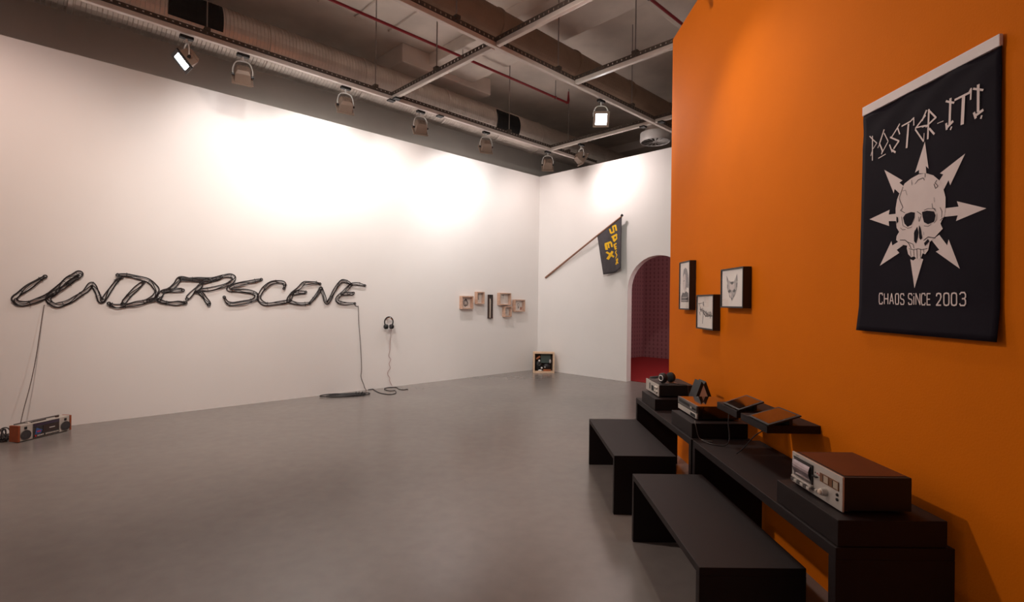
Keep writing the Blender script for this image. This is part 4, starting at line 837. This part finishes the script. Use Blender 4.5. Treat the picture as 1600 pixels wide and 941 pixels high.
kn = knob(cd, fy_(.70), fz_(.30), 0.0165, 0.02, M['silver'], 'volume_knob')
knob(cd, fy_(.70), fz_(.30), 0.011, 0.028, M['cream'], 'inner_knob')
for b in (.42, .28): knob(cd, fy_(.915), fz_(b), 0.006, 0.002, M['black'], 'jack_socket')
face('name_plate', M['silver_dark'], .08, .15, .925, .945, 0.0001, 0.0006)
MB().box(0.02, DW - 0.01, 0.02, DL - 0.02, DH + 0.0003, DH + 0.002).build('top_cover', M['deck_top_reflection'], cd)

# ------------------------------------------------------------------ receiver and video recorder on the farther table
RX, RY, RZ, RW, RL, RH = 1.312, 4.52, 0.7285, 0.31, 0.42, 0.108
rc = thing('receiver', 'grey faced receiver on the farther table under the headphones', 'receiver', (RX, RY, RZ), 0.0)
for fx in (0.05, RW - 0.05):
    for fy in (0.05, RL - 0.05): MB().lathe([(0.018, 0), (0.016, 0.0105)], 12, (fx, fy, 0)).build('foot', M['black'], rc)
MB().box(0.008, RW, 0.004, RL - 0.004, 0.011, RH).build('case', M['black'], rc, bevel=0.003)
MB().box(0, 0.0078, 0, RL, 0.008, RH + 0.001).build('faceplate', M['silver'], rc, bevel=0.0015)
MB().box(-0.0006, -0.0001, 0.24, 0.40, 0.03, 0.09).build('dial_window', M['silver'], rc)
MB().box(-0.0012, -0.0007, 0.27, 0.30, 0.032, 0.088).build('dial_pointer', M['black'], rc)
MB().box(-0.004, -0.0001, 0.16, 0.22, 0.03, 0.075).build('cassette_slot', M['black'], rc)
for y, z in ((0.05, 0.075), (0.10, 0.075), (0.05, 0.04), (0.10, 0.04)): knob(rc, y, z, 0.012, 0.012, M['silver'])
MB().box(0.015, 0.20, 0.05, RL - 0.03, RH + 0.0003, RH + 0.0015).build('top_plate', M['silver_dark'], rc)
hp2 = thing('headphones', 'black headphones with a pale ear disc lying on the receiver', 'headphones', (1.425, 4.66, RZ + RH + 0.002), 0.5)
for s, lab in ((-1, 1), (1, 0)):
    cupm = MB().lathe([(0.03, 0.0), (0.045, 0.006), (0.045, 0.03), (0.036, 0.042), (0.001, 0.044)], 20, (0, 0, 0), 'x')
    cupm.v = [(x * s + s * 0.03, y, z + 0.046) for x, y, z in cupm.v]
    cu = cupm.build('ear_cup', M['black'], hp2, smooth=True)
    rg = MB().tube([(s * 0.073, 0.024 * math.cos(a), 0.046 + 0.024 * math.sin(a)) for a in [2 * PI * i / 18 for i in range(18)]], 0.005, 6, True)
    rg.build('ear_ring', M['white_plastic'] if lab else M['silver_dark'], cu, smooth=True)
MB().tube([(0.065, 0.03, 0.05), (0.075, 0.09, 0.04), (0.05, 0.15, 0.03), (0, 0.165, 0.026), (-0.05, 0.15, 0.03), (-0.075, 0.09, 0.04), (-0.065, 0.03, 0.05)], 0.011, 8).build('headband', M['black'], hp2, smooth=True)
hcw = [(1.47, 4.62, 0.842), (1.50, 4.56, 0.8425), (1.54, 4.53, 0.842), (1.56, 4.505, 0.835), (1.565, 4.495, 0.78), (1.57, 4.46, 0.735), (1.60, 4.445, 0.733)]
cord('headphone_cord', 'black cord hanging from the headphones down the receiver side', 'cord', hcw, 0.004, M['cable'], hcw[-1])

VX, VY, VZ, VW, VL, VH = 1.318, 3.622, 0.7325, 0.30, 0.40, 0.10
vr = thing('video_recorder', 'slim video recorder with striped grey front on the farther table', 'video recorder', (VX, VY, VZ), 0.0)
for fx in (0.05, VW - 0.05):
    for fy in (0.05, VL - 0.05): MB().lathe([(0.016, 0), (0.015, 0.0095)], 12, (fx, fy, 0)).build('foot', M['black'], vr)
MB().box(0.012, VW, 0.003, VL - 0.003, 0.01, VH).build('case', M['black_gloss'], vr, bevel=0.003)
MB().box(0, 0.0118, 0, VL, 0.052, VH + 0.001).build('upper_front', M['silver_dark'], vr, bevel=0.002)
MB().box(0.002, 0.0118, 0, VL, 0.010, 0.046).build('lower_front', M['silver'], vr, bevel=0.002)
MB().box(-0.0008, -0.0001, 0.14, VL - 0.03, 0.068, 0.088).build('tape_slot', M['black'], vr)
for k in range(3): MB().box(-0.004, -0.0001, 0.02 + 0.035 * k, 0.045 + 0.035 * k, 0.066, 0.078).build('button', M['black'] if k < 2 else M['silver'], vr)
MB().box(-0.0008, 0.0018, 0.03, 0.12, 0.016, 0.036).build('control_panel', M['black'], vr)
# tent card
tc_ = thing('tent_card', 'black folded stand with pale triangular end between receiver and video recorder', 'stand', (1.575, 4.17, 0.6308), 0.0)
for s in (-1, 1):
    MB().hexa([(s * 0.125, 0, 0), (s * 0.098, 0, 0), (s * 0.098, 0.15, 0), (s * 0.125, 0.15, 0)], [(s * 0.018, 0, 0.295), (s * 0.0005, 0, 0.272), (s * 0.0005, 0.15, 0.272), (s * 0.018, 0.15, 0.295)]).build('leaf', M['black'], tc_)
MB().hexa([(-0.096, 0.004, 0.002), (0.096, 0.004, 0.002), (0.096, 0.009, 0.002), (-0.096, 0.009, 0.002)], [(-0.001, 0.004, 0.265), (0.001, 0.004, 0.265), (0.001, 0.009, 0.265), (-0.001, 0.009, 0.265)]).build('pale_end', M['paper'], tc_)
# small cables between table and shelves
w1 = [(1.46, 3.42, 0.828), (1.45, 3.40, 0.76), (1.44, 3.36, 0.67), (1.40, 3.34, 0.637), (1.33, 3.38, 0.636), (1.30, 3.46, 0.636)]
cord('power_cable', 'thin dark cable drooping from the farther shelf to the table', 'cable', w1, 0.0035, M['cable'], w1[-1])
w2 = [(1.46, 2.96, 0.829), (1.44, 3.02, 0.78), (1.415, 3.10, 0.69), (1.40, 3.16, 0.637)]
cord('power_cable', 'thin dark cable running from the nearer shelf to the table', 'cable', w2, 0.003, M['cable'], w2[-1])
w3 = [(1.30, 3.60, 0.7365), (1.285, 3.555, 0.7375), (1.28, 3.525, 0.72), (1.30, 3.50, 0.637), (1.36, 3.44, 0.636)]
cord('power_cable', 'short cable end lying on the plinth edge below the video recorder', 'cable', w3, 0.003, M['silver_dark'], w3[-1])

# ------------------------------------------------------------------ boombox on the floor by the white wall
BA = -math.atan2(0.087, 0.554)      # local y runs along the front, local -x is the back
bb = thing('boombox', 'silver and wood boombox on the floor at the foot of the white wall', 'radio', (BBX, BBY, 0), BA)
BL_, BD, BHt = 0.565, 0.115, 0.178
MB().box(-BD, -0.004, 0.022, BL_ - 0.02, 0.008, BHt).build('case', M['silver'], bb, bevel=0.006)
MB().box(-BD, 0.0, 0.0, 0.0215, 0.006, BHt).build('wood_end', M['boombox_wood'], bb, bevel=0.004)
MB().box(-BD, 0.0, BL_ - 0.0195, BL_, 0.006, BHt).build('wood_end', M['boombox_wood'], bb, bevel=0.004)
for fy in (0.05, BL_ - 0.05):
    for fx in (-0.09, -0.02): MB().lathe([(0.012, 0), (0.012, 0.0075)], 10, (fx, fy, 0)).build('foot', M['black'], bb)
for y in (0.075, BL_ - 0.07):
    spk = MB().lathe([(0.049, -0.0035), (0.05, 0.002), (0.046, 0.004), (0.02, 0.001), (0.001, 0.003)], 24, (0, y, 0.068), 'x').build('speaker', M['ink'], bb, smooth=True)
    MB().tube([(0.004, y + 0.05 * math.cos(a), 0.068 + 0.05 * math.sin(a)) for a in [2 * PI * i / 24 for i in range(24)]], 0.003, 5, True).build('speaker_rim', M['silver_dark'], spk, smooth=True)
    MB().box(-0.0035, 0.0015, y - 0.012, y + 0.012, 0.128, 0.155).build('tweeter', M['black'], bb)
pn = MB().box(-0.0035, 0.001, 0.148, 0.425, 0.014, 0.168).build('control_panel', M['black_gloss'], bb)
MB().box(0.0012, 0.003, 0.155, 0.42, 0.138, 0.162).build('tuning_scale', M['purple_dark'], pn)
MB().box(0.0012, 0.0035, 0.25, 0.42, 0.052, 0.130).build('cassette_door', M['glass_dark'], pn)
MB().box(0.0036, 0.0042, 0.315, 0.375, 0.088, 0.096).build('door_stripe', M['white_plastic'], pn)
MB().poly([(0.002, 0.165, 0.05), (0.002, 0.225, 0.05), (0.002, 0.245, 0.085), (0.002, 0.18, 0.12)]).build('blue_graphic', M['screen_blue'], pn)
MB().box(0.0022, 0.0026, 0.185, 0.225, 0.07, 0.084).build('red_graphic', M['red_mark'], pn)
for k in range(4): MB().box(0.0012, 0.006, 0.19 + 0.017 * k, 0.202 + 0.017 * k, 0.026, 0.040).build('button', M['silver'], pn, bevel=0.001)
for k in range(8): MB().box(0.0012, 0.006, 0.275 + 0.018 * k, 0.288 + 0.018 * k, 0.026, 0.040).build('button', M['silver'], pn, bevel=0.001)
MB().box(0.0012, 0.006, 0.163, 0.178, 0.026, 0.042).build('record_button', M['red_mark'], pn)
for k in range(6): MB().box(-0.07, -0.03, 0.12 + 0.032 * k, 0.146 + 0.032 * k, BHt + 0.0002, BHt + 0.012).build('piano_key', M['silver_dark'] if k else M['silver'], bb, bevel=0.002)
MB().lathe([(0.018, BHt + 0.0002), (0.017, BHt + 0.016), (0.001, BHt + 0.017)], 16, (-0.05, 0.44, 0)).build('tuning_knob', M['dark_wood'], bb, smooth=True)
MB().box(-0.10, -0.088, 0.03, 0.50, BHt + 0.0002, BHt + 0.012).build('carry_handle', M['silver_dark'], bb, bevel=0.003)
tl = thing('cable_tangle', 'tangle of black cables at the wood end of the boombox', 'cable', (-5.385, 5.53, 0), 0.2)
rt_ = random.Random(9)
for k in range(8):
    a0, b0, tx, zz = rt_.uniform(.045, .085), rt_.uniform(.05, .085), rt_.uniform(0, 3), rt_.uniform(.02, .075)
    MB().tube([(a0 * math.cos(t + tx), b0 * math.sin(t), max(0.008, zz * (1 + 0.9 * math.sin(t + k)))) for t in [2 * PI * i / 26 for i in range(26)]], 0.006, 6, True).build('cable_loop', M['cable'], tl, smooth=True)
